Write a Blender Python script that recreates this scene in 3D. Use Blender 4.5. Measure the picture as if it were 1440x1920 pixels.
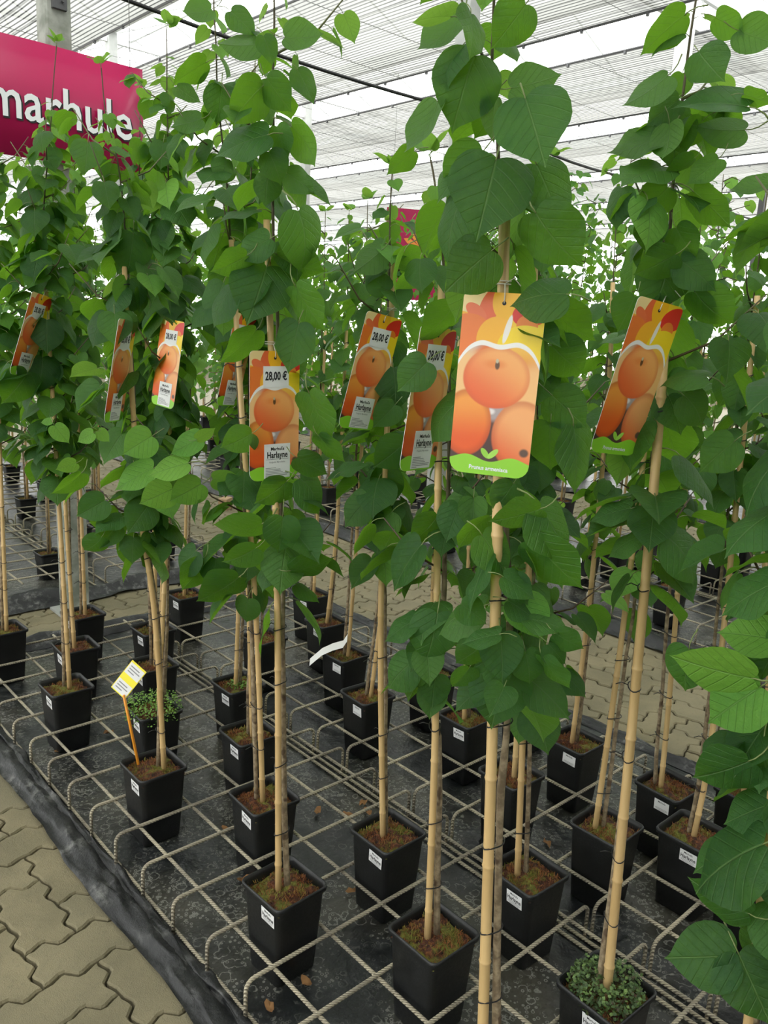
import bpy, bmesh, math, random
from mathutils import Vector, Matrix, Euler
from mathutils import noise as mnoise
random.seed(11)
for o in list(bpy.data.objects): bpy.data.objects.remove(o)
SC=bpy.context.scene; COL=SC.collection
# ---------------------------------------------------------------- camera, sky, exposure
CAM_LOC=(-0.808, -1.069, 1.474)
CAM_ROT=(1.34506,-0.05136,-0.73323)
cd=bpy.data.cameras.new('camera'); cam=bpy.data.objects.new('camera',cd); COL.objects.link(cam)
cam.location=CAM_LOC; cam.rotation_euler=CAM_ROT
cd.sensor_fit='HORIZONTAL'; cd.sensor_width=36; cd.lens=38.105; cd.clip_start=.02; cd.clip_end=300
SC.camera=cam
W=bpy.data.worlds.new('overcast_sky'); SC.world=W; W.use_nodes=True
wn=W.node_tree.nodes; bg=wn['Background']; bg.inputs[0].default_value=(1.0,.985,.955,1); bg.inputs[1].default_value=3.6
# thin high sun behind the cloud cover
sd=bpy.data.lights.new('sun','SUN'); so=bpy.data.objects.new('sun',sd); COL.objects.link(so)
sd.energy=2.0; sd.angle=math.radians(40); sd.color=(1,.97,.9); so.rotation_euler=(math.radians(22),math.radians(-20),0)
SC.view_settings.view_transform='Standard'; SC.view_settings.look='None'
SC.view_settings.exposure=0.32; SC.view_settings.gamma=1.0; SC.view_settings.use_curve_mapping=False
# ---------------------------------------------------------------- measured layout (metres)
TREES={
 'T0':dict(xy=(0.152, -0.4),cane=[(0.124, -0.381, 0.185), (0.105, -0.353, 0.849), (0.091, -0.333, 1.266), (0.078, -0.316, 1.626)],trunk=[(0.148, -0.394, 0.185), (0.137, -0.357, 0.689), (0.134, -0.353, 0.912), (0.121, -0.335, 1.183), (0.102, -0.307, 1.519), (0.089, -0.289, 1.7), (0.08, -0.275, 1.78), (0.076, -0.27, 1.896), (0.074, -0.267, 1.97)],z0=0.91,z1=1.95,n=40),
 'T1':dict(xy=(0.152, 0.24),cane=[(0.135, 0.238, 0.185), (0.124, 0.246, 0.761), (0.112, 0.254, 1.162), (0.091, 0.27, 1.654)],trunk=[(0.159, 0.235, 0.185), (0.152, 0.255, 0.509), (0.142, 0.262, 0.93), (0.127, 0.273, 1.371), (0.114, 0.283, 1.669), (0.111, 0.285, 1.855), (0.109, 0.286, 2.03), (0.11, 0.286, 2.081)],z0=0.88,z1=2.06,n=45),
 'T2':dict(xy=(0.312, -0.08),cane=[(0.296, -0.079, 0.185), (0.286, -0.069, 0.661), (0.27, -0.051, 1.099), (0.254, -0.033, 1.575)],trunk=[(0.317, -0.086, 0.185), (0.311, -0.061, 0.626), (0.298, -0.046, 0.73), (0.302, -0.05, 0.988), (0.293, -0.04, 1.298), (0.278, -0.023, 1.526), (0.264, -0.007, 1.67), (0.25, 0.008, 1.757)],z0=0.75,z1=1.74,n=34),
 'T3':dict(xy=(0.152, 0.88),cane=[(0.173, 0.856, 0.185), (0.154, 0.866, 0.684), (0.123, 0.881, 0.981), (0.099, 0.893, 1.581)],trunk=[(0.162, 0.875, 0.185), (0.176, 0.881, 0.597), (0.148, 0.895, 0.902), (0.128, 0.905, 1.187), (0.117, 0.911, 1.583), (0.104, 0.917, 1.791), (0.079, 0.929, 1.907), (0.069, 0.934, 2.023)],z0=0.85,z1=1.94,n=60),
 'T4':dict(xy=(0.312, 0.56),cane=[(0.303, 0.551, 0.185), (0.28, 0.567, 0.749), (0.248, 0.589, 1.221), (0.223, 0.607, 1.645)],trunk=[(0.296, 0.571, 0.185), (0.286, 0.593, 0.668), (0.262, 0.609, 1.087), (0.238, 0.625, 1.588), (0.216, 0.641, 1.872), (0.203, 0.649, 2.075), (0.2, 0.651, 2.168)],z0=0.79,z1=2.13,n=55),
 'T5':dict(xy=(0.152, 1.52),cane=[(0.158, 1.505, 0.185), (0.146, 1.509, 0.94), (0.134, 1.514, 1.586)],trunk=[(0.146, 1.522, 0.185), (0.154, 1.532, 0.757), (0.145, 1.535, 1.437), (0.143, 1.536, 1.748), (0.171, 1.526, 1.974), (0.193, 1.518, 2.213)],z0=0.94,z1=2.06,n=75),
 'T6':dict(xy=(0.312, 1.2),cane=[(0.318, 1.183, 0.185), (0.347, 1.169, 0.813), (0.371, 1.157, 1.556)],trunk=[(0.339, 1.187, 0.185), (0.366, 1.186, 0.807), (0.376, 1.182, 1.457), (0.371, 1.184, 1.898), (0.368, 1.186, 2.232)],z0=1.01,z1=2.17,n=60),
 'T7':dict(xy=(0.472, 0.88),cane=[(0.474, 0.865, 0.185), (0.45, 0.88, 0.865), (0.411, 0.906, 1.689)],trunk=[(0.469, 0.882, 0.185), (0.474, 0.893, 0.859), (0.464, 0.9, 1.469), (0.464, 0.9, 1.884), (0.468, 0.897, 2.117)],z0=1.08,z1=2.08,n=60),
 'T8':dict(xy=(0.632, 1.2),cane=[(0.618, 1.195, 0.185), (0.628, 1.188, 0.771), (0.646, 1.177, 1.534)],trunk=[(0.637, 1.197, 0.185), (0.653, 1.201, 0.765), (0.674, 1.188, 1.47), (0.682, 1.183, 1.902)],z0=1.06,z1=1.90,n=50),
 'T9':dict(xy=(0.472, 0.24),cane=[(0.456, 0.239, 0.185), (0.429, 0.265, 0.811), (0.423, 0.271, 1.313), (0.42, 0.274, 1.62)],trunk=[(0.47, 0.242, 0.185), (0.455, 0.273, 0.735), (0.441, 0.287, 1.127), (0.434, 0.294, 1.486), (0.428, 0.3, 1.709), (0.429, 0.299, 1.795)],z0=0.93,z1=1.78,n=50),
 'T10':dict(xy=(0.632, -0.08),cane=[(0.61, -0.069, 0.185), (0.593, -0.044, 0.745), (0.575, -0.018, 1.283), (0.558, 0.006, 1.641)],trunk=[(0.631, -0.078, 0.185), (0.622, -0.045, 0.672), (0.603, -0.017, 1.166), (0.583, 0.012, 1.607), (0.585, 0.01, 1.812)],z0=0.63,z1=1.78,n=70),
 'T11':dict(xy=(0.472, -0.4),cane=[(0.463, -0.409, 0.185), (0.452, -0.387, 0.956), (0.445, -0.375, 1.333), (0.437, -0.359, 1.64)],trunk=[(0.466, -0.388, 0.185), (0.476, -0.382, 0.559), (0.472, -0.375, 0.896), (0.467, -0.365, 1.239), (0.458, -0.348, 1.591), (0.455, -0.341, 1.714), (0.454, -0.34, 1.871), (0.455, -0.341, 1.983), (0.455, -0.341, 2.026)],z0=1.04,z1=2.01,n=42),
 'T12':dict(xy=(0.312, -0.72),cane=[(0.302, -0.727, 0.185), (0.299, -0.719, 0.516), (0.294, -0.702, 0.811), (0.286, -0.676, 1.344)],trunk=[(0.317, -0.737, 0.185), (0.325, -0.72, 0.548), (0.318, -0.7, 0.85), (0.31, -0.673, 1.306), (0.296, -0.63, 1.759)],z0=0.63,z1=1.87,n=60),
 'T13':dict(xy=(0.632, -0.72),cane=[(0.621, -0.724, 0.185), (0.613, -0.694, 0.733), (0.599, -0.636, 1.441)],trunk=[(0.634, -0.73, 0.185), (0.637, -0.688, 0.822), (0.619, -0.616, 1.521), (0.608, -0.572, 1.973)],z0=0.76,z1=1.97,n=60),
 'T14':dict(xy=(0.312, 1.84),cane=[(0.304, 1.83, 0.185), (0.29, 1.836, 0.87), (0.291, 1.835, 1.506)],trunk=[(0.295, 1.847, 0.185), (0.312, 1.853, 0.865), (0.306, 1.855, 1.613), (0.292, 1.86, 1.905)],z0=0.95,z1=2.02,n=60),
 'T15':dict(xy=(0.152, 2.16),cane=[(0.158, 2.146, 0.185), (0.168, 2.143, 0.827), (0.179, 2.14, 1.42)],trunk=[(0.147, 2.162, 0.185), (0.171, 2.167, 0.823), (0.2, 2.158, 1.609), (0.217, 2.153, 1.973)],z0=0.95,z1=2.06,n=50),
 'T16':dict(xy=(0.632, 1.84),cane=[(0.649, 1.818, 0.185), (0.676, 1.805, 0.841), (0.695, 1.795, 1.453)],trunk=[(0.636, 1.838, 0.185), (0.658, 1.84, 0.837), (0.673, 1.833, 1.644), (0.676, 1.832, 1.96)],z0=0.99,z1=2.01,n=55),
 'T17':dict(xy=(0.472, 1.52),cane=[(0.473, 1.506, 0.185), (0.474, 1.506, 0.911), (0.453, 1.516, 1.519)],trunk=[(0.465, 1.523, 0.185), (0.464, 1.537, 0.907), (0.447, 1.546, 1.62), (0.457, 1.541, 1.949), (0.46, 1.539, 2.16)],z0=1.02,z1=2.05,n=60),
 'T18':dict(xy=(0.472, 2.16),cane=[(0.475, 2.146, 0.185), (0.472, 2.147, 0.799), (0.472, 2.147, 1.433)],trunk=[(0.464, 2.163, 0.185), (0.473, 2.172, 0.795), (0.486, 2.167, 1.633), (0.498, 2.163, 2.02)],z0=0.95,z1=2.06,n=50),
 'P0':dict(xy=(0.947, 0.227),cane=[(0.943, 0.213, 0.185), (0.931, 0.229, 0.796), (0.913, 0.254, 1.373)],trunk=[(0.962, 0.208, 0.185), (0.954, 0.238, 0.789), (0.94, 0.258, 1.373), (0.923, 0.28, 1.743)],z0=0.64,z1=1.79,n=55),
 'P1':dict(xy=(0.947, 0.867),cane=[(0.945, 0.853, 0.185), (0.964, 0.836, 0.658), (0.952, 0.847, 1.459)],trunk=[(0.942, 0.872, 0.185), (0.973, 0.86, 0.707), (0.961, 0.871, 1.326), (0.947, 0.883, 1.777)],z0=0.88,z1=1.84,n=50),
 'P2':dict(xy=(0.947, -0.093),cane=[(0.923, -0.074, 0.185), (0.926, -0.08, 0.601), (0.927, -0.081, 1.018), (0.924, -0.076, 1.565)],trunk=[(0.943, -0.085, 0.185), (0.955, -0.083, 0.594), (0.957, -0.085, 1.015), (0.953, -0.079, 1.519), (0.952, -0.077, 1.773)],z0=0.83,z1=1.77,n=45),
 'P3':dict(xy=(0.947, 1.507),cane=[(0.913, 1.516, 0.185), (0.924, 1.508, 0.659), (0.929, 1.505, 1.433)],trunk=[(0.937, 1.514, 0.185), (0.952, 1.519, 0.867), (0.947, 1.522, 1.662), (0.944, 1.524, 1.883)],z0=0.87,z1=1.88,n=50),
 'P4':dict(xy=(0.947, 2.147),cane=[(0.933, 2.141, 0.185), (0.945, 2.135, 0.76), (0.951, 2.132, 1.409)],trunk=[(0.949, 2.146, 0.185), (0.969, 2.149, 0.755), (0.978, 2.144, 1.782)],z0=0.93,z1=2.03,n=50),
 'P5':dict(xy=(1.107, 1.187),cane=[(1.107, 1.171, 0.185), (1.118, 1.163, 0.67), (1.123, 1.158, 1.453)],trunk=[(1.104, 1.19, 0.185), (1.12, 1.192, 0.704), (1.123, 1.189, 1.489), (1.123, 1.189, 1.883)],z0=0.91,z1=1.86,n=45),
 'P6':dict(xy=(1.107, 0.547),cane=[(1.093, 0.545, 0.185), (1.073, 0.57, 0.851), (1.051, 0.595, 1.503)],trunk=[(1.112, 0.542, 0.185), (1.102, 0.572, 0.847), (1.08, 0.599, 1.505), (1.069, 0.61, 1.807)],z0=0.68,z1=1.81,n=50),
 'P7':dict(xy=(1.107, -0.253),cane=[(1.096, -0.258, 0.185), (1.099, -0.265, 0.507), (1.086, -0.234, 1.288), (1.081, -0.222, 1.582)],trunk=[(1.102, -0.241, 0.185), (1.116, -0.242, 0.462), (1.104, -0.214, 1.156), (1.099, -0.204, 1.647), (1.098, -0.202, 1.818)],z0=0.98,z1=1.76,n=45),
 'P8':dict(xy=(1.267, 1.507),cane=[(1.259, 1.499, 0.185), (1.281, 1.481, 0.663), (1.287, 1.476, 1.446)],trunk=[(1.277, 1.499, 0.185), (1.3, 1.496, 0.658), (1.301, 1.495, 1.487), (1.296, 1.499, 1.888)],z0=0.93,z1=1.91,n=45),
 'P9':dict(xy=(1.267, 0.227),cane=[(1.251, 0.231, 0.185), (1.253, 0.227, 0.738), (1.247, 0.237, 1.299), (1.235, 0.256, 1.623)],trunk=[(1.27, 0.223, 0.185), (1.277, 0.235, 0.732), (1.263, 0.257, 1.373), (1.251, 0.277, 1.781)],z0=0.81,z1=1.81,n=45),
 'P10':dict(xy=(1.267, -0.093),cane=[(1.248, -0.081, 0.185), (1.241, -0.066, 0.587), (1.221, -0.023, 1.394)],trunk=[(1.252, -0.06, 0.185), (1.255, -0.039, 0.492), (1.237, -0.0, 1.392), (1.226, 0.023, 1.791)],z0=0.97,z1=1.76,n=40),
 'P11':dict(xy=(1.267, 0.867),cane=[(1.252, 0.866, 0.185), (1.24, 0.879, 0.759), (1.221, 0.899, 1.466)],trunk=[(1.269, 0.866, 0.185), (1.264, 0.888, 0.754), (1.243, 0.911, 1.502), (1.236, 0.918, 1.812)],z0=0.60,z1=1.84,n=45),
 'P12':dict(xy=(1.427, 1.827),cane=[(1.427, 1.812, 0.185), (1.433, 1.808, 0.624), (1.437, 1.804, 1.438)],trunk=[(1.423, 1.831, 0.185), (1.44, 1.833, 0.619), (1.442, 1.831, 1.483), (1.439, 1.834, 1.926)],z0=0.90,z1=1.92,n=40),
 'P13':dict(xy=(1.427, 0.547),cane=[(1.413, 0.546, 0.185), (1.399, 0.566, 0.808), (1.378, 0.595, 1.484)],trunk=[(1.431, 0.542, 0.185), (1.423, 0.573, 0.803), (1.405, 0.598, 1.518), (1.392, 0.617, 1.847)],z0=0.77,z1=1.83,n=45),
 'P14':dict(xy=(1.427, -0.253),cane=[(1.413, -0.249, 0.185), (1.402, -0.22, 0.681), (1.389, -0.183, 1.407)],trunk=[(1.43, -0.261, 0.185), (1.429, -0.224, 0.676), (1.413, -0.18, 1.406), (1.401, -0.146, 1.777)],z0=0.99,z1=1.78,n=40),
 'P15':dict(xy=(1.107, -0.413),cane=[(1.094, -0.413, 0.185), (1.085, -0.385, 0.675), (1.068, -0.335, 1.418)],trunk=[(1.11, -0.422, 0.185), (1.113, -0.393, 0.67), (1.094, -0.336, 1.418), (1.085, -0.311, 1.732)],z0=0.88,z1=1.75,n=40),
}
HERO=[
 ('T0',0.013,-0.302,1.808,-1.35,-0.31,2.42,0.089,0),
 ('T0',0.039,-0.367,1.755,-1.06,0.42,2.15,0.097,0),
 ('T0',0.027,-0.338,1.685,-0.99,-0.17,2.32,0.109,0),
 ('T0',0.042,-0.301,1.701,-1.09,0.62,-0.69,0.076,0),
 ('T0',0.079,-0.362,1.685,-1.27,0.46,2.78,0.084,0),
 ('T0',0.027,-0.256,1.864,-1.92,0.52,-1.60,0.063,0),
 ('T0',0.037,-0.357,1.860,-1.94,-0.49,2.87,0.058,0),
 ('T0',-0.005,-0.259,1.758,-1.72,0.15,-1.76,0.072,0),
 ('T0',0.056,-0.329,1.776,2.78,-1.16,0.94,0.061,0),
 ('T0',0.048,-0.312,1.765,-1.39,0.10,0.10,0.054,0),
 ('T2',0.191,-0.013,1.758,-0.65,0.45,0.40,0.056,0),
 ('T0',0.014,-0.295,1.641,-1.29,-0.33,1.44,0.089,0),
 ('T0',0.019,-0.349,1.574,-1.41,-0.87,2.40,0.075,0),
 ('T0',0.086,-0.423,1.525,0.04,-0.96,0.58,0.073,0),
 ('T0',0.049,-0.391,1.621,-1.90,0.54,1.59,0.087,0),
 ('T0',0.153,-0.349,1.512,-2.15,0.54,1.28,0.078,0),
 ('T0',0.162,-0.361,1.388,-1.48,0.91,2.29,0.066,0),
 ('T0',0.162,-0.362,1.348,-1.57,0.03,2.20,0.074,0),
 ('T0',0.181,-0.389,1.346,-1.37,0.12,-3.06,0.096,0),
 ('T0',0.157,-0.355,1.458,-1.89,0.80,1.75,0.067,0),
 ('T2',0.285,-0.136,1.176,-1.26,-0.56,1.74,0.107,0),
 ('T0',0.095,-0.407,1.238,-2.49,-0.74,-3.01,0.071,0),
 ('T0',0.108,-0.397,1.238,-0.96,0.43,-3.07,0.091,0),
 ('T0',0.096,-0.356,1.264,-1.72,-0.44,2.51,0.050,0),
 ('T0',0.063,-0.380,1.138,-0.50,0.48,-2.78,0.052,0),
 ('T0',0.107,-0.392,1.187,-2.12,0.63,1.38,0.097,0),
 ('T0',0.075,-0.325,1.184,-1.04,0.46,3.10,0.070,0),
 ('T2',0.210,-0.070,1.090,-1.02,-0.32,1.20,0.108,0),
 ('T2',0.251,-0.066,1.138,-1.89,-0.45,2.94,0.073,0),
 ('T2',0.233,-0.100,0.963,-1.08,-0.07,2.29,0.094,0),
 ('T2',0.221,-0.053,0.852,-1.03,-0.65,1.51,0.080,0),
 ('T2',0.217,-0.061,0.941,-0.61,-0.34,0.95,0.074,0),
 ('T2',0.229,-0.083,0.885,-0.68,0.18,2.41,0.065,0),
 ('T2',0.271,-0.072,0.820,-1.23,-0.11,2.27,0.064,0),
 ('T2',0.229,-0.066,0.844,-1.46,-0.25,1.88,0.049,0),
 ('T0',0.055,-0.387,1.056,-0.32,-0.21,0.68,0.056,0),
 ('T0',0.080,-0.370,1.044,-0.95,0.16,2.30,0.067,0),
 ('T0',0.054,-0.357,1.028,-1.89,-0.69,2.65,0.052,0),
 ('T0',0.100,-0.402,1.025,-1.19,0.32,2.34,0.053,0),
 ('T0',0.101,-0.396,1.073,-0.02,0.28,-2.54,0.064,0),
 ('T0',0.066,-0.328,0.981,-1.77,-0.36,2.70,0.046,0),
 ('T0',0.078,-0.368,1.000,-1.21,0.18,2.31,0.043,0),
 ('T0',0.058,-0.402,0.981,-0.39,-0.28,2.10,0.051,0),
 ('T0',0.114,-0.442,1.062,-2.00,0.99,1.68,0.044,0),
 ('T0',0.108,-0.435,1.045,-1.01,0.66,2.98,0.042,0),
 ('T0',0.101,-0.433,1.026,-1.97,0.35,1.29,0.061,0),
 ('T0',0.055,-0.312,1.079,-1.07,0.93,2.77,0.046,0),
 ('T0',0.090,-0.371,1.094,-0.48,0.46,-2.76,0.052,0),
 ('T0',0.083,-0.378,1.133,-1.07,0.64,2.46,0.044,0),
 ('T11',0.416,-0.348,1.950,-0.67,0.37,0.20,0.075,0),
 ('T11',0.430,-0.391,1.941,-0.63,-0.62,-2.26,0.050,0),
 ('T11',0.398,-0.389,1.888,-1.14,0.68,1.84,0.064,0),
 ('T11',0.441,-0.424,1.920,-1.67,-1.14,-0.98,0.059,0),
 ('T11',0.380,-0.353,1.858,-2.14,0.62,-1.92,0.072,0),
 ('T11',0.417,-0.355,1.832,-1.24,-0.94,1.65,0.054,0),
 ('T11',0.418,-0.463,1.807,0.29,-0.60,0.32,0.102,0),
 ('T11',0.418,-0.457,1.824,-0.31,-0.42,-2.53,0.041,0),
 ('T11',0.462,-0.443,1.787,-3.05,0.90,-2.59,0.073,0),
 ('T11',0.405,-0.340,1.782,-2.40,0.68,-2.14,0.079,0),
 ('T11',0.391,-0.359,1.792,-1.48,-0.14,-1.65,0.058,0),
 ('T11',0.432,-0.389,1.800,-0.97,0.42,-0.05,0.049,0),
 ('T11',0.421,-0.429,1.741,-2.03,0.56,-1.84,0.053,0),
 ('T11',0.409,-0.396,1.743,-2.37,-0.29,-2.93,0.044,0),
 ('T11',0.402,-0.363,1.703,-2.04,-0.49,2.88,0.066,0),
 ('T11',0.429,-0.392,1.699,-0.74,-0.46,-2.27,0.079,0),
 ('T11',0.357,-0.337,1.684,-2.22,-0.34,-3.07,0.047,0),
 ('T11',0.468,-0.497,1.709,-2.53,0.52,-2.33,0.062,0),
 ('T11',0.416,-0.378,1.645,-1.93,0.47,1.36,0.060,0),
 ('T11',0.395,-0.394,1.603,-2.31,-0.71,3.00,0.065,0),
 ('T11',0.419,-0.390,1.597,-0.91,0.83,2.86,0.072,0),
 ('T11',0.450,-0.405,1.551,-2.01,0.56,1.32,0.079,0),
 ('T11',0.360,-0.354,1.537,-1.71,-0.32,2.48,0.058,0),
 ('T11',0.432,-0.452,1.422,0.13,-0.45,0.42,0.071,0),
 ('T11',0.426,-0.423,1.389,-1.13,0.82,2.62,0.061,0),
 ('T11',0.445,-0.505,1.326,-1.19,-0.66,1.48,0.069,0),
 ('T11',0.411,-0.403,1.200,-0.63,0.02,2.08,0.078,0),
 ('T11',0.419,-0.431,1.158,-0.63,0.54,-3.02,0.092,0),
 ('T11',0.406,-0.364,1.195,-0.34,-0.42,0.63,0.071,0),
 ('T11',0.394,-0.392,1.153,-0.58,-0.43,0.74,0.060,0),
 ('T12',0.222,-0.683,1.184,-0.75,-0.45,0.69,0.079,0),
 ('T12',0.219,-0.676,1.053,-3.02,-1.04,-2.95,0.103,1),
 ('T12',0.277,-0.676,1.093,-0.04,-0.68,0.33,0.072,1),
 ('T12',0.229,-0.684,1.041,-1.14,-0.60,1.20,0.089,1),
 ('T12',0.238,-0.578,1.055,-1.54,-0.05,1.42,0.069,0),
 ('T12',0.229,-0.684,0.934,-1.92,-0.76,2.36,0.083,0),
 ('T12',0.284,-0.701,0.857,-0.84,-0.46,0.76,0.074,0),
 ('T12',0.240,-0.717,0.823,-0.82,-0.37,0.67,0.130,0),
 ('T12',0.255,-0.708,0.702,2.74,-1.26,-2.45,0.083,0),
 ('T12',0.269,-0.695,0.615,-0.44,-0.83,0.93,0.095,0),
 ('T12',0.272,-0.699,0.620,-1.02,0.50,2.32,0.097,0),
 ('T12',0.259,-0.690,0.950,-1.60,0.14,1.65,0.080,0),
 ('T1',0.082,0.253,1.569,-1.06,-0.28,2.57,0.118,0),
 ('T1',0.096,0.230,1.955,-3.03,-1.15,0.84,0.067,0),
 ('T1',0.051,0.246,1.937,-2.73,0.93,-1.87,0.069,0),
 ('T1',0.021,0.286,1.988,-1.01,0.84,-3.08,0.053,0),
 ('T1',0.046,0.222,1.943,-1.30,0.40,3.13,0.045,0),
 ('T1',0.111,0.212,1.903,-1.15,0.48,-3.00,0.059,0),
 ('T1',0.103,0.213,1.809,-0.72,-0.47,-1.82,0.082,0),
 ('T1',0.066,0.240,1.884,-1.96,0.53,1.82,0.065,0),
 ('T1',0.061,0.227,1.790,-0.41,-0.78,1.23,0.098,0),
 ('T1',0.080,0.225,1.807,-1.77,0.20,1.72,0.058,0),
 ('T1',0.059,0.218,1.761,-1.30,0.49,2.45,0.054,0),
 ('T1',0.101,0.222,1.732,-0.77,0.89,-2.85,0.059,0),
 ('T1',0.101,0.184,1.665,-1.26,0.35,-3.03,0.106,0),
 ('T1',0.063,0.249,1.872,-0.95,0.53,0.32,0.085,0),
 ('T1',0.074,0.233,1.617,-0.83,-0.82,1.61,0.070,0),
 ('T1',0.095,0.238,1.591,-2.39,0.71,1.48,0.091,0),
 ('T1',0.104,0.190,1.535,-2.01,0.33,1.53,0.094,0),
 ('T1',0.115,0.193,1.469,-1.44,-0.19,1.89,0.092,0),
 ('T1',0.135,0.181,1.341,-1.88,0.25,1.60,0.104,0),
 ('T1',0.163,0.182,1.257,-2.20,0.40,1.43,0.072,0),
 ('T1',0.128,0.203,1.214,-2.27,0.84,1.67,0.067,0),
 ('T1',0.146,0.216,1.168,-0.80,0.58,-2.72,0.087,0),
 ('T1',0.118,0.224,1.163,-2.03,-0.65,-3.08,0.076,0),
 ('T1',0.092,0.197,1.100,-1.57,-0.04,2.51,0.078,0),
 ('T1',0.123,0.228,1.025,-0.74,-0.15,2.48,0.091,0),
 ('T1',0.115,0.197,0.987,3.02,0.91,0.84,0.087,0),
 ('T1',0.067,0.233,1.081,-2.43,-0.67,-2.69,0.098,0),
 ('T1',0.057,0.236,1.033,-2.11,-0.80,-3.08,0.074,0),
 ('T4',0.208,0.537,0.865,-2.18,-0.65,-2.89,0.123,0),
 ('T4',0.156,0.609,0.901,-1.83,-0.35,-3.09,0.096,0),
 ('T4',0.135,0.611,0.924,-0.93,-0.52,1.56,0.086,0),
 ('T4',0.253,0.563,0.794,-1.48,-0.23,2.14,0.071,0),
 ('T4',0.181,0.596,0.901,-1.24,-0.09,2.58,0.070,0),
 ('T1',0.044,0.237,1.261,-2.07,-0.87,3.13,0.065,0),
 ('T4',0.048,0.658,1.199,-1.51,-0.97,2.47,0.078,1),
 ('T4',0.161,0.632,1.191,-0.55,-0.65,1.32,0.080,1),
 ('T4',0.130,0.595,1.197,2.47,0.64,0.52,0.047,1),
 ('T3',0.127,0.811,1.093,-0.52,-0.49,1.37,0.106,1),
 ('T4',0.123,0.627,1.136,-0.33,-0.52,1.14,0.094,1),
 ('T4',0.186,0.619,1.094,-2.93,0.99,1.15,0.073,1),
 ('T4',0.107,0.675,1.066,-2.12,-0.98,-3.11,0.084,1),
 ('T4',0.156,0.624,1.083,-2.05,-0.91,3.12,0.084,1),
 ('T3',0.037,0.898,1.003,-1.34,-0.97,2.41,0.084,0),
 ('T3',0.123,0.834,0.993,-0.76,-0.60,2.53,0.090,0),
 ('T3',0.064,0.898,0.933,-0.93,-0.55,2.57,0.069,0),
 ('T3',0.019,0.884,0.911,-1.72,-0.57,2.95,0.065,0),
 ('T3',0.100,0.872,0.902,-0.98,-0.13,2.67,0.067,0),
 ('T3',-0.032,0.903,1.104,-2.45,-0.92,-2.61,0.049,1),
 ('T3',-0.014,0.919,1.073,-2.16,-0.42,-2.58,0.088,0),
 ('T3',-0.078,0.908,1.198,-1.82,0.51,2.21,0.052,1),
 ('T3',0.003,0.877,1.180,-0.75,-0.76,1.68,0.043,1),
 ('T3',0.017,0.880,1.184,-1.04,0.63,-2.82,0.036,1),
 ('T3',-0.068,0.953,1.203,-0.16,-0.71,1.22,0.026,1),
 ('T5',0.120,1.474,1.438,-0.96,-0.09,2.79,0.100,0),
 ('T5',0.115,1.510,1.325,-1.03,-0.07,2.79,0.111,0),
 ('T5',0.059,1.482,1.282,-1.83,-0.48,-2.98,0.120,0),
 ('T3',0.052,0.850,1.468,-0.97,0.03,2.72,0.082,0),
 ('T3',0.114,0.873,1.658,-1.26,-0.08,2.71,0.097,0),
 ('T3',0.084,0.869,1.476,-1.47,-0.32,2.37,0.081,0),
 ('T6',0.318,1.154,1.599,-1.57,-0.09,2.68,0.087,0),
 ('T3',0.013,0.884,1.846,-1.09,-0.12,2.76,0.073,0),
 ('T6',0.322,1.120,1.927,-1.28,-0.18,2.70,0.068,0),
 ('T4',0.162,0.616,1.999,-0.55,0.34,0.77,0.084,0),
 ('T4',0.097,0.621,1.939,-2.33,-0.66,0.39,0.055,0),
 ('T4',0.195,0.607,1.957,-1.58,-0.07,2.62,0.074,0),
 ('T4',0.157,0.586,2.093,-2.26,0.94,-1.39,0.064,0),
 ('T4',0.157,0.628,1.889,-2.50,0.87,-1.66,0.066,0),
 ('T1',0.039,0.255,1.585,-2.38,-0.58,-2.69,0.070,0),
 ('T1',0.015,0.270,1.522,-0.99,-0.48,1.56,0.074,0),
 ('T1',0.070,0.268,1.452,-2.13,-0.34,-2.69,0.091,0),
 ('T9',0.368,0.261,1.096,-1.07,-0.54,1.55,0.086,0),
 ('T9',0.399,0.214,1.071,-1.09,-0.51,1.54,0.084,0),
 ('T9',0.391,0.264,1.031,-2.64,1.21,1.27,0.081,0),
 ('T9',0.418,0.204,1.227,-1.79,-0.75,2.69,0.088,0),
 ('T9',0.392,0.216,1.308,-1.21,-0.67,2.32,0.065,0),
 ('T2',0.164,-0.101,1.418,-1.30,-0.69,1.89,0.069,0),
 ('T2',0.189,-0.129,1.510,-2.06,-0.34,-2.98,0.079,0),
 ('T2',0.207,-0.150,1.364,-0.77,-0.48,1.14,0.103,0),
 ('T9',0.373,0.262,1.626,-1.93,0.74,-1.28,0.074,0),
 ('T9',0.405,0.246,1.607,0.75,-0.60,-2.83,0.072,0),
 ('T9',0.396,0.265,1.547,1.26,-0.74,-0.33,0.059,0),
 ('T9',0.323,0.303,1.153,0.52,0.38,-2.14,0.059,0),
]
TAGS={
 'T0':((0.070,-0.335,1.525),(1.569,0.017,-1.043),0),
 'T1':((0.098,0.243,1.416),(1.563,-0.011,-0.028),1),
 'T9':((0.376,0.243,1.495),(1.732,0.136,0.104),1),
 'T2':((0.218,-0.072,1.475),(1.651,0.048,0.190),1),
 'T11':((0.390,-0.384,1.532),(1.730,0.116,-0.140),0),
 'T3':((0.082,0.842,1.455),(1.721,0.056,0.760),1),
 'T6':((0.344,1.112,1.458),(1.460,0.073,-1.451),1),
 'T5':((0.108,1.467,1.510),(1.828,0.149,0.704),1),
 'T7':((0.415,0.840,1.483),(1.744,0.097,0.486),1),
}
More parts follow.
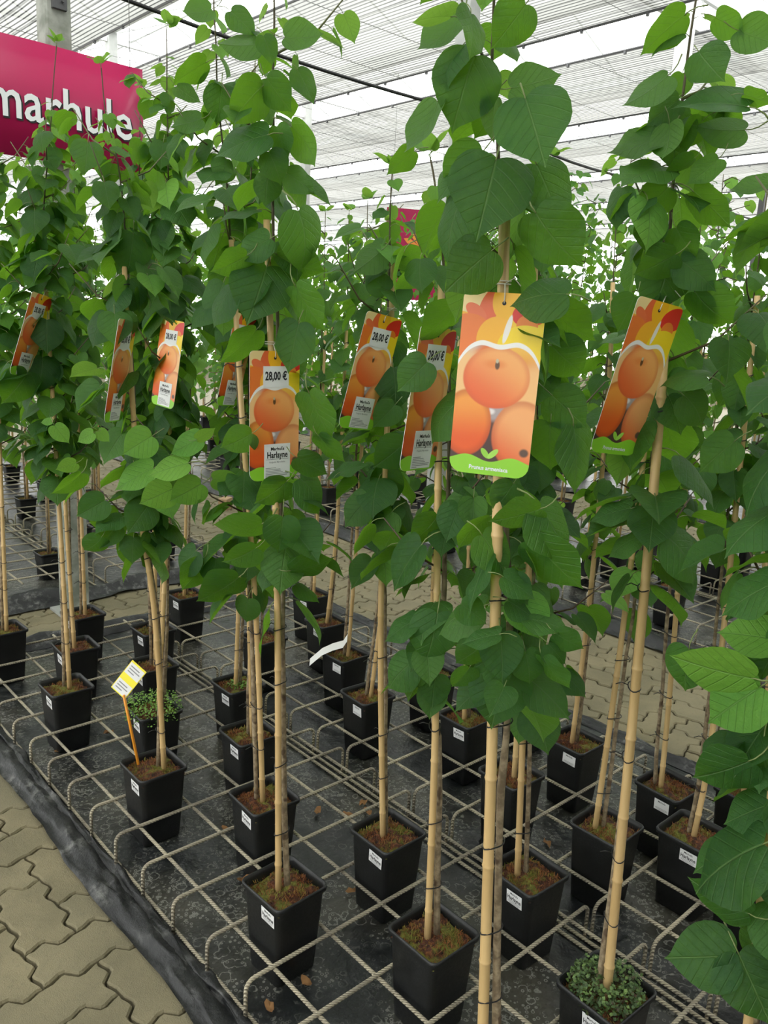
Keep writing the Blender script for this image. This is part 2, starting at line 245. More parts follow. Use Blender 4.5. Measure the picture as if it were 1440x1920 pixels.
# ---------------------------------------------------------------- helpers
def link(name,data,parent=None,label=None,cat=None,group=None,kind=None,loc=None,rot=None):
    o=bpy.data.objects.new(name,data); COL.objects.link(o)
    if parent is not None: o.parent=parent
    if label: o['label']=label
    if cat: o['category']=cat
    if group: o['group']=group
    if kind: o['kind']=kind
    if loc is not None: o.location=loc
    if rot is not None: o.rotation_euler=rot
    return o
def mesh(name,v,f,mats=(),mi=None,smooth=True,uv=None):
    m=bpy.data.meshes.new(name); m.from_pydata([tuple(q) for q in v],[],f)
    for x in mats: m.materials.append(x)
    if mi: m.polygons.foreach_set('material_index',mi)
    m.polygons.foreach_set('use_smooth',[smooth]*len(f))
    if uv:
        l=m.uv_layers.new(name='UVMap')
        for i,lp in enumerate(m.loops): l.data[i].uv=uv[lp.vertex_index]
    m.update(); return m
class MB:
    def __init__(s): s.v=[];s.f=[];s.m=[]
    def add(s,v,f,mi=0):
        b=len(s.v); s.v+=[tuple(q) for q in v]; s.f+=[tuple(i+b for i in q) for q in f]; s.m+=[mi]*len(f)
    def box(s,x0,x1,y0,y1,z0,z1,mi=0):
        v=[(x,y,z) for z in (z0,z1) for y in (y0,y1) for x in (x0,x1)]
        s.add(v,[(0,2,3,1),(4,5,7,6),(0,1,5,4),(2,6,7,3),(0,4,6,2),(1,3,7,5)],mi)
    def tube(s,pts,rad,n=8,mi=0,cap=True):
        pts=[Vector(q) for q in pts]; k=len(pts)
        if not hasattr(rad,'__len__'): rad=[rad]*k
        t0=(pts[1]-pts[0]).normalized(); a=Vector((0,0,1)) if abs(t0.z)<.9 else Vector((1,0,0))
        nx=t0.cross(a).normalized(); V=[]
        for i,q in enumerate(pts):
            t=(pts[min(i+1,k-1)]-pts[max(i-1,0)]).normalized()
            nx=(nx-t*nx.dot(t)).normalized(); ny=t.cross(nx)
            for j in range(n):
                an=2*math.pi*j/n; V.append(q+(nx*math.cos(an)+ny*math.sin(an))*rad[i])
        F=[(i*n+j,i*n+(j+1)%n,(i+1)*n+(j+1)%n,(i+1)*n+j) for i in range(k-1) for j in range(n)]
        if cap: F+=[tuple(range(n))[::-1],tuple((k-1)*n+j for j in range(n))]
        s.add(V,F,mi)
    def build(s,name,mats,parent=None,smooth=True,**kw):
        if not isinstance(mats,(list,tuple)): mats=[mats]
        return link(name,mesh(name,s.v,s.f,mats,s.m,smooth),parent,**kw)
def rsq(side,r,z,n=4):
    """rounded square ring"""
    h=side/2-r; out=[]
    for cx,cy,a0 in ((h,h,0),(-h,h,90),(-h,-h,180),(h,-h,270)):
        for i in range(n):
            a=math.radians(a0+90*i/(n-1)); out.append((cx+r*math.cos(a),cy+r*math.sin(a),z))
    return out
def loft(mb,rings,mi=0,cap0=False,cap1=False):
    n=len(rings[0]); V=[q for r in rings for q in r]
    F=[(i*n+j,i*n+(j+1)%n,(i+1)*n+(j+1)%n,(i+1)*n+j) for i in range(len(rings)-1) for j in range(n)]
    if cap0: F.append(tuple(range(n))[::-1])
    if cap1: F.append(tuple((len(rings)-1)*n+j for j in range(n)))
    mb.add(V,F,mi)
def poly_at(pts,z):
    for a,b in zip(pts,pts[1:]):
        if a[2]<=z<=b[2]:
            t=(z-a[2])/max(1e-6,b[2]-a[2]); return Vector(a).lerp(Vector(b),t)
    return Vector(pts[-1]) if z>pts[-1][2] else Vector(pts[0])
def smoothpts(pts,k=4):
    P=[Vector(q) for q in pts]; P=[P[0]*2-P[1]]+P+[P[-1]*2-P[-2]]; out=[]
    for i in range(1,len(P)-2):
        a,b,c,d=P[i-1:i+3]
        for j in range(k):
            t=j/k; out.append(.5*((2*b)+(c-a)*t+(2*a-5*b+4*c-d)*t*t+(3*b-a-3*c+d)*t**3))
    out.append(P[-2]); return out
_tc={}
def text_mesh(s,size,mat,sx=1.0,bold=0.0,align='LEFT'):
    key=(s,size,mat.name,sx,bold,align)
    if key in _tc: return _tc[key]
    c=bpy.data.curves.new('lettering','FONT'); c.body=s; c.size=size; c.align_x=align; c.resolution_u=2; c.offset=bold
    o=bpy.data.objects.new('lettering',c); COL.objects.link(o)
    bpy.context.view_layer.update()
    m=bpy.data.meshes.new_from_object(o.evaluated_get(bpy.context.evaluated_depsgraph_get()))
    bpy.data.objects.remove(o); m.materials.clear(); m.materials.append(mat)
    for v in m.vertices: v.co.x*=sx
    _tc[key]=m; return m
# ---------------------------------------------------------------- materials
class NT:
    def __init__(s,name):
        s.mat=bpy.data.materials.new(name); s.mat.use_nodes=True; s.t=s.mat.node_tree; s.n=s.t.nodes
        s.bs=s.n['Principled BSDF']; s.out=s.n['Material Output']
    def l(s,a,b): s.t.links.new(a,b)
    def inp(s,sock,v):
        if hasattr(v,'links') or hasattr(v,'is_linked'): s.l(v,sock)
        else:
            if hasattr(sock.default_value,'__len__') and not hasattr(v,'__len__'): v=(v,)*len(sock.default_value)
            if hasattr(v,'__len__') and len(v)==3 and len(sock.default_value)==4: v=tuple(v)+(1,)
            sock.default_value=v
    def m(s,op,a,b=0,c=0):
        n=s.n.new('ShaderNodeMath'); n.operation=op
        for i,x in enumerate((a,b,c)): s.inp(n.inputs[i],x)
        return n.outputs[0]
    def step(s,x,a,b):
        n=s.n.new('ShaderNodeMapRange'); n.interpolation_type='SMOOTHSTEP'
        s.inp(n.inputs[0],x); s.inp(n.inputs[1],a); s.inp(n.inputs[2],b); return n.outputs[0]
    def mix(s,f,a,b):
        n=s.n.new('ShaderNodeMix'); n.data_type='RGBA'; s.inp(n.inputs[0],f); s.inp(n.inputs[6],a); s.inp(n.inputs[7],b); return n.outputs[2]
    def noise(s,scale,vec=None,detail=3,rough=.55):
        n=s.n.new('ShaderNodeTexNoise'); n.inputs['Scale'].default_value=scale; n.inputs['Detail'].default_value=detail; n.inputs['Roughness'].default_value=rough
        if vec is not None: s.l(vec,n.inputs['Vector'])
        return n.outputs['Fac']
    def ramp(s,f,stops):
        n=s.n.new('ShaderNodeValToRGB'); e=n.color_ramp.elements
        while len(e)<len(stops): e.new(.5)
        for x,(p,c) in zip(e,stops): x.position=p; x.color=tuple(c)+(1,)
        s.l(f,n.inputs[0]); return n.outputs[0]
    def coord(s,k='Object'): return s.n.new('ShaderNodeTexCoord').outputs[k]
    def pos(s): return s.n.new('ShaderNodeNewGeometry').outputs['Position']
    def rnd(s): return s.n.new('ShaderNodeObjectInfo').outputs['Random']
    def sep(s,v):
        n=s.n.new('ShaderNodeSeparateXYZ'); s.l(v,n.inputs[0]); return n.outputs
    def bump(s,h,st=.3,d=.005):
        n=s.n.new('ShaderNodeBump'); n.inputs['Strength'].default_value=st; n.inputs['Distance'].default_value=d; s.l(h,n.inputs['Height']); s.l(n.outputs[0],s.bs.inputs['Normal']); return n
    def set(s,col=None,rough=None,metal=None,spec=None):
        if col is not None: s.inp(s.bs.inputs['Base Color'],col)
        if rough is not None: s.inp(s.bs.inputs['Roughness'],rough)
        if metal is not None: s.bs.inputs['Metallic'].default_value=metal
        if spec is not None: s.bs.inputs['Specular IOR Level'].default_value=spec
        return s.mat
def plain(name,col,rough=.6,metal=0,spec=None): return NT(name).set(col,rough,metal,spec)
M={}
def leafmat(name,dark,mid,lite,trans):
    n=NT(name); x,y,_=n.sep(n.coord('UV')); ax=n.m('ABSOLUTE',n.m('SUBTRACT',x,.5))
    mid_m=n.m('SUBTRACT',1,n.step(ax,.006,.02))
    ph=n.m('FRACT',n.m('SUBTRACT',n.m('MULTIPLY',y,6.0),n.m('MULTIPLY',ax,5.0)))
    dv=n.m('ABSOLUTE',n.m('SUBTRACT',ph,.5)); lat=n.m('MULTIPLY',n.m('SUBTRACT',1,n.step(dv,.01,.10)),.40)
    vein=n.m('MAXIMUM',mid_m,lat)
    r=n.rnd(); base=n.ramp(r,[(0,dark),(.6,mid),(1,lite)])
    no=n.noise(7,n.coord('Object'),5,.65); base=n.mix(n.m('MULTIPLY',n.step(no,.35,.75),.35),base,lite)
    back=n.n.new('ShaderNodeNewGeometry').outputs['Backfacing']
    base=n.mix(n.m('MULTIPLY',back,.35),base,(.14,.29,.055))
    col=n.mix(n.m('MULTIPLY',vein,.38),base,(.20,.34,.11))
    n.set(col,n.m('ADD',.33,n.m('MULTIPLY',no,.25))); n.bs.inputs['Specular IOR Level'].default_value=.34
    n.bump(n.m('ADD',n.m('MULTIPLY',vein,-1),n.m('MULTIPLY',no,1.2)),.6,.006)
    t=n.n.new('ShaderNodeBsdfTranslucent'); n.inp(t.inputs[0],n.mix(n.m('MULTIPLY',vein,.4),trans,(.10,.22,.02)))
    mx=n.n.new('ShaderNodeMixShader'); mx.inputs[0].default_value=.43; n.l(n.bs.outputs[0],mx.inputs[1]); n.l(t.outputs[0],mx.inputs[2]); n.l(mx.outputs[0],n.out.inputs[0])
    return n.mat
M['leaf']=leafmat('apricot_leaf_green',(.014,.064,.017),(.033,.116,.027),(.072,.185,.036),(.19,.43,.02))
M['young']=leafmat('young_leaf_bright_green',(.09,.27,.035),(.13,.34,.045),(.19,.42,.06),(.28,.52,.06))
M['farleaf']=leafmat('distant_leaf_green',(.03,.11,.025),(.055,.18,.035),(.10,.26,.05),(.22,.45,.05))
M['petiole']=plain('petiole',(.17,.22,.07),.5)
n=NT('young_stem_red_green'); z=n.sep(n.pos())[2]
M['stemtop']=n.set(n.mix(n.step(z,1.2,1.9),(.075,.045,.025),(.11,.12,.04)),.5)
def barkmat():
    n=NT('grey_brown_bark'); c=n.coord('Object'); x,y,z=n.sep(c)
    no=n.noise(60,c,4); sp=n.noise(25,c,2)
    col=n.mix(n.step(no,.35,.7),(.17,.125,.075),(.38,.30,.19)); col=n.mix(n.m('MULTIPLY',n.step(sp,.57,.64),.85),col,(.07,.04,.022))
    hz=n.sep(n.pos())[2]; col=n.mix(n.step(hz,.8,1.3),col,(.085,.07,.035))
    n.set(col,.7); n.bump(no,.5,.003); return n.mat
M['bark']=barkmat()
def bamboo():
    n=NT('tan_bamboo'); c=n.pos(); x,y,z=n.sep(c); cb=n.n.new('ShaderNodeCombineXYZ'); n.l(n.m('MULTIPLY',x,60),cb.inputs[0]); n.l(n.m('MULTIPLY',y,60),cb.inputs[1]); n.l(n.m('MULTIPLY',z,4),cb.inputs[2])
    no=n.noise(1.0,cb.outputs[0],4); r=n.rnd()
    col=n.mix(no,(.50,.32,.12),(.74,.54,.27)); col=n.mix(n.m('MULTIPLY',r,.35),col,(.38,.22,.09))
    col=n.mix(n.m('MULTIPLY',n.step(no,.62,.75),.55),col,(.25,.11,.04))
    n.set(col,.45); n.bump(no,.15,.002); return n.mat
M['bamboo']=bamboo()
M['node']=plain('bamboo_node',(.19,.115,.05),.6)
M['tie']=plain('black_tie_wire',(.012,.011,.012),.5)
def potmat():
    n=NT('black_pot_plastic'); c=n.coord('Object'); no=n.noise(180,c,2); big=n.noise(9,c,3)
    v=n.n.new('ShaderNodeTexVoronoi'); v.inputs['Scale'].default_value=420; n.l(c,v.inputs['Vector'])
    sp=n.m('MULTIPLY',n.m('SUBTRACT',1,n.step(v.outputs['Distance'],.12,.3)),n.step(big,.5,.62))
    col=n.mix(n.step(big,.3,.75),(.005,.0055,.006),(.014,.015,.0155)); col=n.mix(n.m('MULTIPLY',sp,.5),col,(.16,.165,.17))
    n.set(col,n.m('ADD',.38,n.m('MULTIPLY',no,.2))); n.bump(no,.12,.001); return n.mat
M['pot']=potmat()
def soilmat():
    n=NT('rusty_moss_soil'); c=n.pos(); a=n.noise(95,c,4,.7); b=n.noise(21,c,2)
    col=n.ramp(a,[(.3,(.012,.006,.004)),(.5,(.075,.024,.010)),(.66,(.20,.07,.024)),(.82,(.36,.19,.08))])
    col=n.mix(n.m('MULTIPLY',n.step(b,.48,.60),.85),col,n.mix(a,(.035,.055,.008),(.26,.26,.035)))
    n.set(col,.9); n.bump(a,.8,.01); return n.mat
M['soil']=soilmat()
n=NT('moss_tuft'); M['moss']=n.set(n.ramp(n.noise(28,n.pos(),3),[(.3,(.13,.035,.012)),(.48,(.24,.09,.025)),(.62,(.17,.17,.025)),(.8,(.33,.34,.06))]),.8)
n=NT('weed_green'); M['weed']=n.set(n.ramp(n.noise(60,n.pos(),2),[(.3,(.04,.12,.015)),(.7,(.20,.36,.05))]),.6)
n=NT('dark_succulent'); M['weed2']=n.set(n.ramp(n.noise(50,n.pos(),2),[(.3,(.07,.03,.018)),(.45,(.035,.075,.02)),(.7,(.15,.24,.06))]),.6)
def rebar():
    n=NT('weathered_rebar_steel'); x,y,z=n.sep(n.pos())
    w=n.m('SINE',n.m('ADD',n.m('MULTIPLY',n.m('ADD',x,y),700),n.m('MULTIPLY',z,600)))
    no=n.noise(7,n.pos(),3); col=n.mix(n.step(no,.35,.65),(.38,.34,.26),(.66,.59,.43)); col=n.mix(n.step(w,-.2,.9),n.mix(.5,col,(.15,.13,.10)),col)
    n.set(col,.55,.15); n.bump(w,.8,.002); return n.mat
M['rebar']=rebar()
def film(name='black_plastic_film',dust=.5):
    n=NT(name); c=n.pos(); big=n.noise(2.6,c,3); fine=n.noise(38,c,3); w=n.noise(11,c,4)
    v=n.n.new('ShaderNodeTexVoronoi'); v.inputs['Scale'].default_value=26; n.l(c,v.inputs['Vector'])
    ring=n.m('SUBTRACT',1,n.step(n.m('ABSOLUTE',n.m('SUBTRACT',v.outputs['Distance'],n.m('MULTIPLY',fine,.7))),.01,.05))
    v2=n.n.new('ShaderNodeTexVoronoi'); v2.inputs['Scale'].default_value=85; n.l(c,v2.inputs['Vector'])
    ring2=n.m('SUBTRACT',1,n.step(n.m('ABSOLUTE',n.m('SUBTRACT',v2.outputs['Distance'],.3)),.04,.10))
    st=n.m('MULTIPLY',n.m('MAXIMUM',n.m('MULTIPLY',ring,n.step(fine,.36,.52)),n.m('MULTIPLY',ring2,n.step(w,.42,.55))),n.step(big,.36,.56))
    col=n.mix(n.step(w,.35,.7),(.009,.0105,.0115),(.028,.031,.032)); col=n.mix(n.m('MULTIPLY',n.step(big,.42,.68),dust),col,(.10,.092,.066)); col=n.mix(n.m('MULTIPLY',st,.8),col,(.23,.23,.205))
    n.set(col,n.m('ADD',.2,n.m('MULTIPLY',w,.35))); n.bump(n.m('ADD',w,n.m('MULTIPLY',fine,.45)),.55,.012); return n.mat
M['film']=film()
def filmedge():
    n=NT('dusty_creased_film'); c=n.pos(); a=n.noise(26,c,5,.7); b=n.noise(5,c,3)
    col=n.mix(n.m('MULTIPLY',n.m('MULTIPLY',n.step(a,.45,.7),.8),n.step(b,.45,.62)),(.010,.011,.012),(.20,.20,.19))
    n.set(col,n.m('ADD',.3,n.m('MULTIPLY',a,.4))); n.bump(a,.6,.008); return n.mat
M['filmedge']=filmedge()
def pavermat():
    n=NT('grey_tan_concrete_paver'); c=n.pos(); a=n.noise(4.2,c,3); b=n.noise(60,c,4,.7); d=n.noise(420,c,2)
    col=n.mix(n.step(a,.3,.7),(.155,.135,.077),(.24,.204,.118)); col=n.mix(n.m('MULTIPLY',n.step(b,.5,.75),.35),col,(.10,.088,.055)); col=n.mix(n.m('MULTIPLY',n.rnd(),.3),col,(.19,.175,.115))
    col=n.mix(n.m('MULTIPLY',n.step(d,.55,.75),.25),col,(.32,.29,.20))
    n.set(col,.85); n.bump(n.m('ADD',n.m('MULTIPLY',b,1.5),d),.6,.003); return n.mat
M['paver']=pavermat()
n=NT('dark_joint_soil'); M['joint']=n.set(n.mix(n.noise(50,n.pos(),3),(.02,.017,.012),(.05,.04,.027)),.95)
n=NT('far_concrete_ground'); M['farground']=n.set(n.mix(n.noise(3,n.pos(),4),(.25,.23,.17),(.36,.33,.25)),.9)
def screen():
    n=NT('striped_shade_cloth'); x,y,z=n.sep(n.pos()); w=n.noise(1.4,n.pos(),2)
    xs=n.m('ADD',x,n.m('MULTIPLY',w,.02)); ph=n.m('FRACT',n.m('MULTIPLY',xs,21.0)); gap=n.m('SUBTRACT',1,n.step(n.m('ABSOLUTE',n.m('SUBTRACT',ph,.5)),.13,.19))
    ph2=n.m('FRACT',n.m('MULTIPLY',xs,5.0)); seam=n.m('SUBTRACT',1,n.step(n.m('ABSOLUTE',n.m('SUBTRACT',ph2,.5)),.03,.06))
    dk=n.m('MULTIPLY',n.m('MAXIMUM',gap,n.m('MULTIPLY',seam,.6)),n.m('ADD',.72,n.m('MULTIPLY',n.step(n.noise(.6,n.pos(),2),.35,.6),.28)))
    n.set(n.mix(dk,(.72,.72,.69),(.06,.06,.058)),.6)
    t=n.n.new('ShaderNodeBsdfTranslucent'); n.inp(t.inputs[0],n.mix(dk,(.235,.237,.226),(.011,.011,.011)))
    a=n.n.new('ShaderNodeMixShader'); a.inputs[0].default_value=.8; n.l(n.bs.outputs[0],a.inputs[1]); n.l(t.outputs[0],a.inputs[2])
    tr=n.n.new('ShaderNodeBsdfTransparent'); b=n.n.new('ShaderNodeMixShader'); b.inputs[0].default_value=.06; n.l(a.outputs[0],b.inputs[1]); n.l(tr.outputs[0],b.inputs[2]); n.l(b.outputs[0],n.out.inputs[0])
    return n.mat
M['screen']=screen()
n=NT('galvanised_post'); no=n.noise(14,n.pos(),4); M['post']=n.set(n.mix(no,(.30,.31,.30),(.50,.51,.49)),.5,.25)
n=NT('mossy_concrete_post'); no=n.noise(12,n.pos(),4); M['cpost']=n.set(n.mix(n.step(no,.35,.7),(.20,.22,.18),(.38,.39,.35)),.8)
M['white']=plain('white_painted_steel',(.78,.79,.79),.45)
M['dark']=plain('dark_steel',(.10,.10,.105),.5,.4)
M['cable']=plain('black_cable',(.012,.012,.013),.45)
M['wire']=plain('thin_wire',(.22,.22,.22),.5,.3)
n=NT('magenta_banner'); x,y,z=n.sep(n.pos()); M['magenta']=n.set(n.mix(n.m('MULTIPLY',n.noise(2,n.pos(),2),.4),(.40,.006,.075),(.47,.010,.10)),.3)
M['letter']=plain('white_lettering',(.80,.82,.83),.5)
M['ink']=plain('black_ink',(.012,.012,.015),.6)
M['grey']=plain('grey_print',(.28,.28,.29),.7)
M['paper']=plain('white_sticker_paper',(.80,.80,.80),.55)
M['string']=plain('white_cord',(.66,.63,.54),.7)
M['orange']=plain('orange_plastic_stake',(.85,.33,.03),.4)
M['yellow']=plain('yellow_plastic',(.90,.78,.02),.4)
M['whiteplastic']=plain('white_plastic',(.82,.82,.80),.4)
n=NT('dry_leaf'); M['dry']=n.set(n.mix(n.noise(40,n.pos(),3),(.14,.065,.025),(.33,.17,.06)),.8)
n=NT('wood_block'); M['wood']=n.set(n.mix(n.noise(14,n.pos(),4),(.30,.19,.10),(.48,.33,.19)),.8)
def glassmat():
    n=NT('hazy_greenhouse_glass'); tr=n.n.new('ShaderNodeBsdfTransparent'); tr.inputs[0].default_value=(.95,.98,.98,1)
    gl=n.n.new('ShaderNodeBsdfGlossy'); gl.inputs['Roughness'].default_value=.15; mx=n.n.new('ShaderNodeMixShader'); mx.inputs[0].default_value=.06
    n.l(tr.outputs[0],mx.inputs[1]); n.l(gl.outputs[0],mx.inputs[2]); n.l(mx.outputs[0],n.out.inputs[0]); return n.mat
M['glass']=glassmat()
def tagmat():
    n=NT('printed_apricot_tag'); X,v,_=n.sep(n.coord('UV')); Y=n.m('MULTIPLY',n.m('SUBTRACT',1,v),2.2)
    def ell(cx,cy,rx,ry,soft=.02,rot=0):
        dx=n.m('SUBTRACT',X,cx); dy=n.m('SUBTRACT',Y,cy)
        if rot:
            ca,sa=math.cos(rot),math.sin(rot); dx,dy=n.m('ADD',n.m('MULTIPLY',dx,ca),n.m('MULTIPLY',dy,sa)),n.m('SUBTRACT',n.m('MULTIPLY',dy,ca),n.m('MULTIPLY',dx,sa))
        d=n.m('SQRT',n.m('ADD',n.m('POWER',n.m('ABSOLUTE',n.m('DIVIDE',dx,rx)),2),n.m('POWER',n.m('ABSOLUTE',n.m('DIVIDE',dy,ry)),2)))
        return n.m('SUBTRACT',1,n.step(d,1-soft,1+soft)),d
    def lay(c,mk,col): return n.mix(mk,c,col)
    # upper graphic
    c=n.mix(n.step(X,.2,.9),(.90,.42,.02),(.92,.62,.02))
    c=lay(c,ell(.12,.06,.33,.19)[0],(.87,.66,.30)); c=lay(c,ell(.36,.13,.13,.24,.02,.5)[0],(.78,.13,.035)); c=lay(c,ell(.17,.24,.15,.08,.02,.6)[0],(.80,.16,.05))
    c=lay(c,ell(.52,.1,.16,.22)[0],(.88,.45,.01)); c=lay(c,ell(.86,.2,.26,.16,.02,-.35)[0],(.75,.025,.012)); c=lay(c,ell(.80,.36,.13,.12)[0],(.84,.22,.02))
    c=lay(c,ell(.10,.52,.30,.26)[0],(.82,.19,.025)); c=lay(c,ell(.44,.55,.24,.27)[0],(.90,.44,.02)); c=lay(c,ell(.80,.62,.34,.26)[0],(.93,.66,.015))
    c=lay(c,n.m('MULTIPLY',ell(.57,.42,.035,.17,.1,.22)[0],1),(.85,.80,.74))
    # arched photo area
    xx=n.m('ABSOLUTE',n.m('SUBTRACT',X,.5)); arch=n.m('ADD',.56,n.m('MULTIPLY',n.m('POWER',xx,4),4.2)); arch=n.m('ADD',arch,n.m('MULTIPLY',n.m('SUBTRACT',1,n.step(xx,0,.25)),.05))
    c=lay(c,n.step(Y,n.m('SUBTRACT',arch,.012),arch),(.86,.84,.82)); inn=n.step(Y,n.m('ADD',arch,.045),n.m('ADD',arch,.06))
    ph=n.mix(n.step(Y,1.3,1.6),(.66,.20,.06),(.07,.035,.03)); ph=lay(ph,ell(.10,.76,.2,.18,.4)[0],(.50,.47,.47)); ph=lay(ph,ell(.48,.72,.3,.10,.3)[0],(.78,.17,.025))
    ph=lay(ph,ell(.86,.76,.27,.24,.1)[0],n.mix(n.step(Y,.62,.95),(.88,.50,.07),(.72,.16,.02)))
    ph=lay(ph,ell(.04,1.1,.3,.45,.3)[0],(.86,.52,.22)); ph=lay(ph,ell(1.0,1.15,.3,.35,.3)[0],(.88,.50,.20))
    ph=lay(ph,ell(.5,1.42,.16,.10,.4)[0],(.40,.34,.34)); ph=lay(ph,ell(.46,1.41,.05,.035,.5)[0],(.80,.74,.72)); 
    g1=n.mix(n.step(Y,1.25,1.8),(.88,.33,.05),(.78,.11,.015)); mk,dd=ell(.17,1.57,.31,.41,.04); ph=lay(ph,mk,n.mix(n.m('MULTIPLY',n.step(dd,.72,1.0),.55),g1,(.42,.06,.012)))
    g2=n.mix(n.step(n.m('ADD',n.m('MULTIPLY',Y,.7),n.m('MULTIPLY',X,-.4)),.7,1.15),(.88,.40,.15),(.76,.14,.04)); mk,dd=ell(.86,1.68,.36,.43,.04); ph=lay(ph,mk,n.mix(n.m('MULTIPLY',n.step(dd,.72,1.0),.5),g2,(.45,.07,.02))); ph=lay(ph,ell(.92,1.88,.055,.05,.3)[0],(.12,.07,.05))
    d3=n.m('ADD',n.m('MULTIPLY',Y,.9),n.m('MULTIPLY',X,-.55)); g3=n.mix(n.step(d3,.25,1.0),(.90,.42,.13),(.80,.13,.03)); mk,dd=ell(.49,1.0,.41,.37,.03); ph=lay(ph,mk,n.mix(n.m('MULTIPLY',n.step(dd,.78,1.0),.4),g3,(.62,.10,.025)))
    ph=lay(ph,n.m('MULTIPLY',ell(.46,.84,.12,.05,.6)[0],.6),(.78,.20,.03)); ph=lay(ph,ell(.49,.85,.028,.05,.3)[0],(.13,.055,.02)); ph=lay(ph,ell(.485,.80,.018,.025,.4)[0],(.55,.50,.34))
    c=n.mix(inn,c,ph)
    gw=n.m('ADD',2.0,n.m('MULTIPLY',n.m('COSINE',n.m('MULTIPLY',n.m('SUBTRACT',X,.5),11)),.035)); gm=n.m('MULTIPLY',n.step(Y,n.m('SUBTRACT',gw,.01),gw),1)
    c=lay(c,gm,(.27,.62,.035)); c=lay(c,ell(.44,1.93,.035,.075,.08,-.7)[0],(.30,.62,.06)); c=lay(c,ell(.54,1.93,.035,.085,.08,.8)[0],(.38,.70,.10))
    n.set(c,.35); return n.mat
M['tag']=tagmat()
M['tagback']=plain('tag_back_white',(.72,.72,.70),.5)
# ---------------------------------------------------------------- setting: ground, paving, film beds
floor=link('floor',mesh('floor',[(-8,-6,-.05),(22,-6,-.05),(22,22,-.05),(-8,22,-.05)],[(0,1,2,3)],[M['joint']],smooth=False),kind='structure')
BEDS=[(-.06,1.78,-1.6,2.44),(2.76,4.75,-2.2,9.5),(-.9,1.78,2.96,7.6),(5.7,7.7,-2.2,9.5)]
PU,PV=.1225,.1205
def wave(a,b,nrm,flip):
    # zigzag edge from a to b: out at 1/3, in at 2/3
    a=Vector(a);b=Vector(b);d=b-a
    pts=[a,a+d*.14+nrm*.002,a+d*.33+nrm*.0135,a+d*.42+nrm*.0135,a+d*.60-nrm*.0125,a+d*.70-nrm*.0125,a+d*.88-nrm*.002]
    return pts
def outline(cw,ch):
    ux=Vector((1,0));uy=Vector((0,1)); P=[]
    def seg(a,b,nr): return wave(a,b,nr,0)
    for i in range(cw): P+=seg((i*PU,0),((i+1)*PU,0),uy)
    for j in range(ch): P+=seg((cw*PU,j*PV),(cw*PU,(j+1)*PV),-ux*.8)
    top=[]
    for i in range(cw): top+=seg((i*PU,ch*PV),((i+1)*PU,ch*PV),uy)
    top.append(Vector((cw*PU,ch*PV))); P+=top[::-1]
    left=[]
    for j in range(ch): left+=seg((0,j*PV),(0,(j+1)*PV),-ux*.8)
    P+=left[::-1]
    out=[]
    for q in P:
        if not out or (q-out[-1]).length>1e-5: out.append(q)
    if (out[0]-out[-1]).length<1e-5: out.pop()
    return out
def paver_geo(cw,ch):
    P=outline(cw,ch); k=len(P)
    def inset(d):
        R=[]
        for i in range(k):
            a,b,c=P[i-1],P[i],P[(i+1)%k]; e1=(b-a).normalized(); e2=(c-b).normalized(); nn=Vector((-(e1.y+e2.y),e1.x+e2.x))
            if nn.length<1e-6: nn=Vector((-e1.y,e1.x))
            R.append(b+nn.normalized()*d)
        return R
    A,B=inset(.0030),inset(.0072); V=[(q.x,q.y,-.045) for q in A]+[(q.x,q.y,-.005) for q in A]+[(q.x,q.y,0) for q in B]
    F=[(r*k+i,r*k+(i+1)%k,(r+1)*k+(i+1)%k,(r+1)*k+i) for r in (0,1) for i in range(k)]+[tuple(2*k+i for i in range(k))]
    return V,F
geoH,geoV=paver_geo(2,1),paver_geo(1,2); mH=mesh('paver',*geoH,[M['paver']],smooth=False); mV=mesh('paver',*geoV,[M['paver']],smooth=False)
stones=[]
for i in range(-14,56):
    for j in range(-22,70):
        x=-.17+i*PU; y=.646+j*PV; k=(i-j)%4
        if k not in (0,2): continue
        w,h=(2*PU,PV) if k==0 else (PU,2*PV); y0=y if k==0 else y-PV
        if any(b[0]+.06<x and x+w<b[1]-.06 and b[2]+.06<y0 and y0+h<b[3]-.06 for b in BEDS): continue
        if not(-1.5<x<5.7 and -1.6<y0<8.4): continue
        if x<-.9 and y0>3.5: continue
        stones.append((math.hypot(x-CAM_LOC[0],y0-CAM_LOC[1]) + (6 if (x<-1.1 or y0<-.9) else 0),x,y0,k))
stones.sort()
rest=MB()
for q,(d,x,y,k) in enumerate(stones):
    dz=random.uniform(-.0025,.0015)
    if q<296:
        o=link('paver',mH if k==0 else mV,floor,loc=(x,y,dz)); o.rotation_euler=(random.uniform(-.008,.008),random.uniform(-.008,.008),0)
    else:
        V,F=geoH if k==0 else geoV; rest.add([(a+x,b+y,c+dz) for a,b,c in V],F)
rest.build('paver_field',M['paver'],floor,smooth=False,kind='stuff')
link('far_ground',mesh('far_ground',[(5.6,-6,-.012),(22,-6,-.012),(22,22,-.012),(5.6,22,-.012),(-8,8.2,-.012),(5.6,8.2,-.012),(5.6,22,-.012),(-8,22,-.012)],[(0,1,2,3),(4,5,6,7)],[M['farground']],smooth=False),floor)
def sheet(x0,x1,y0,y1,z=.006,step=.035,seed=0):
    nx=int((x1-x0)/step); ny=int((y1-y0)/step); V=[];F=[]
    for j in range(ny+1):
        for i in range(nx+1):
            x=x0+(x1-x0)*i/nx; y=y0+(y1-y0)*j/ny
            h=mnoise.noise((x*5,y*5,seed))*.0028+max(0,mnoise.noise((x*16,y*3.5,seed+4)))*.0045
            V.append((x,y,z+h))
    for j in range(ny):
        for i in range(nx): a=j*(nx+1)+i; F.append((a,a+1,a+nx+2,a+nx+1))
    return V,F
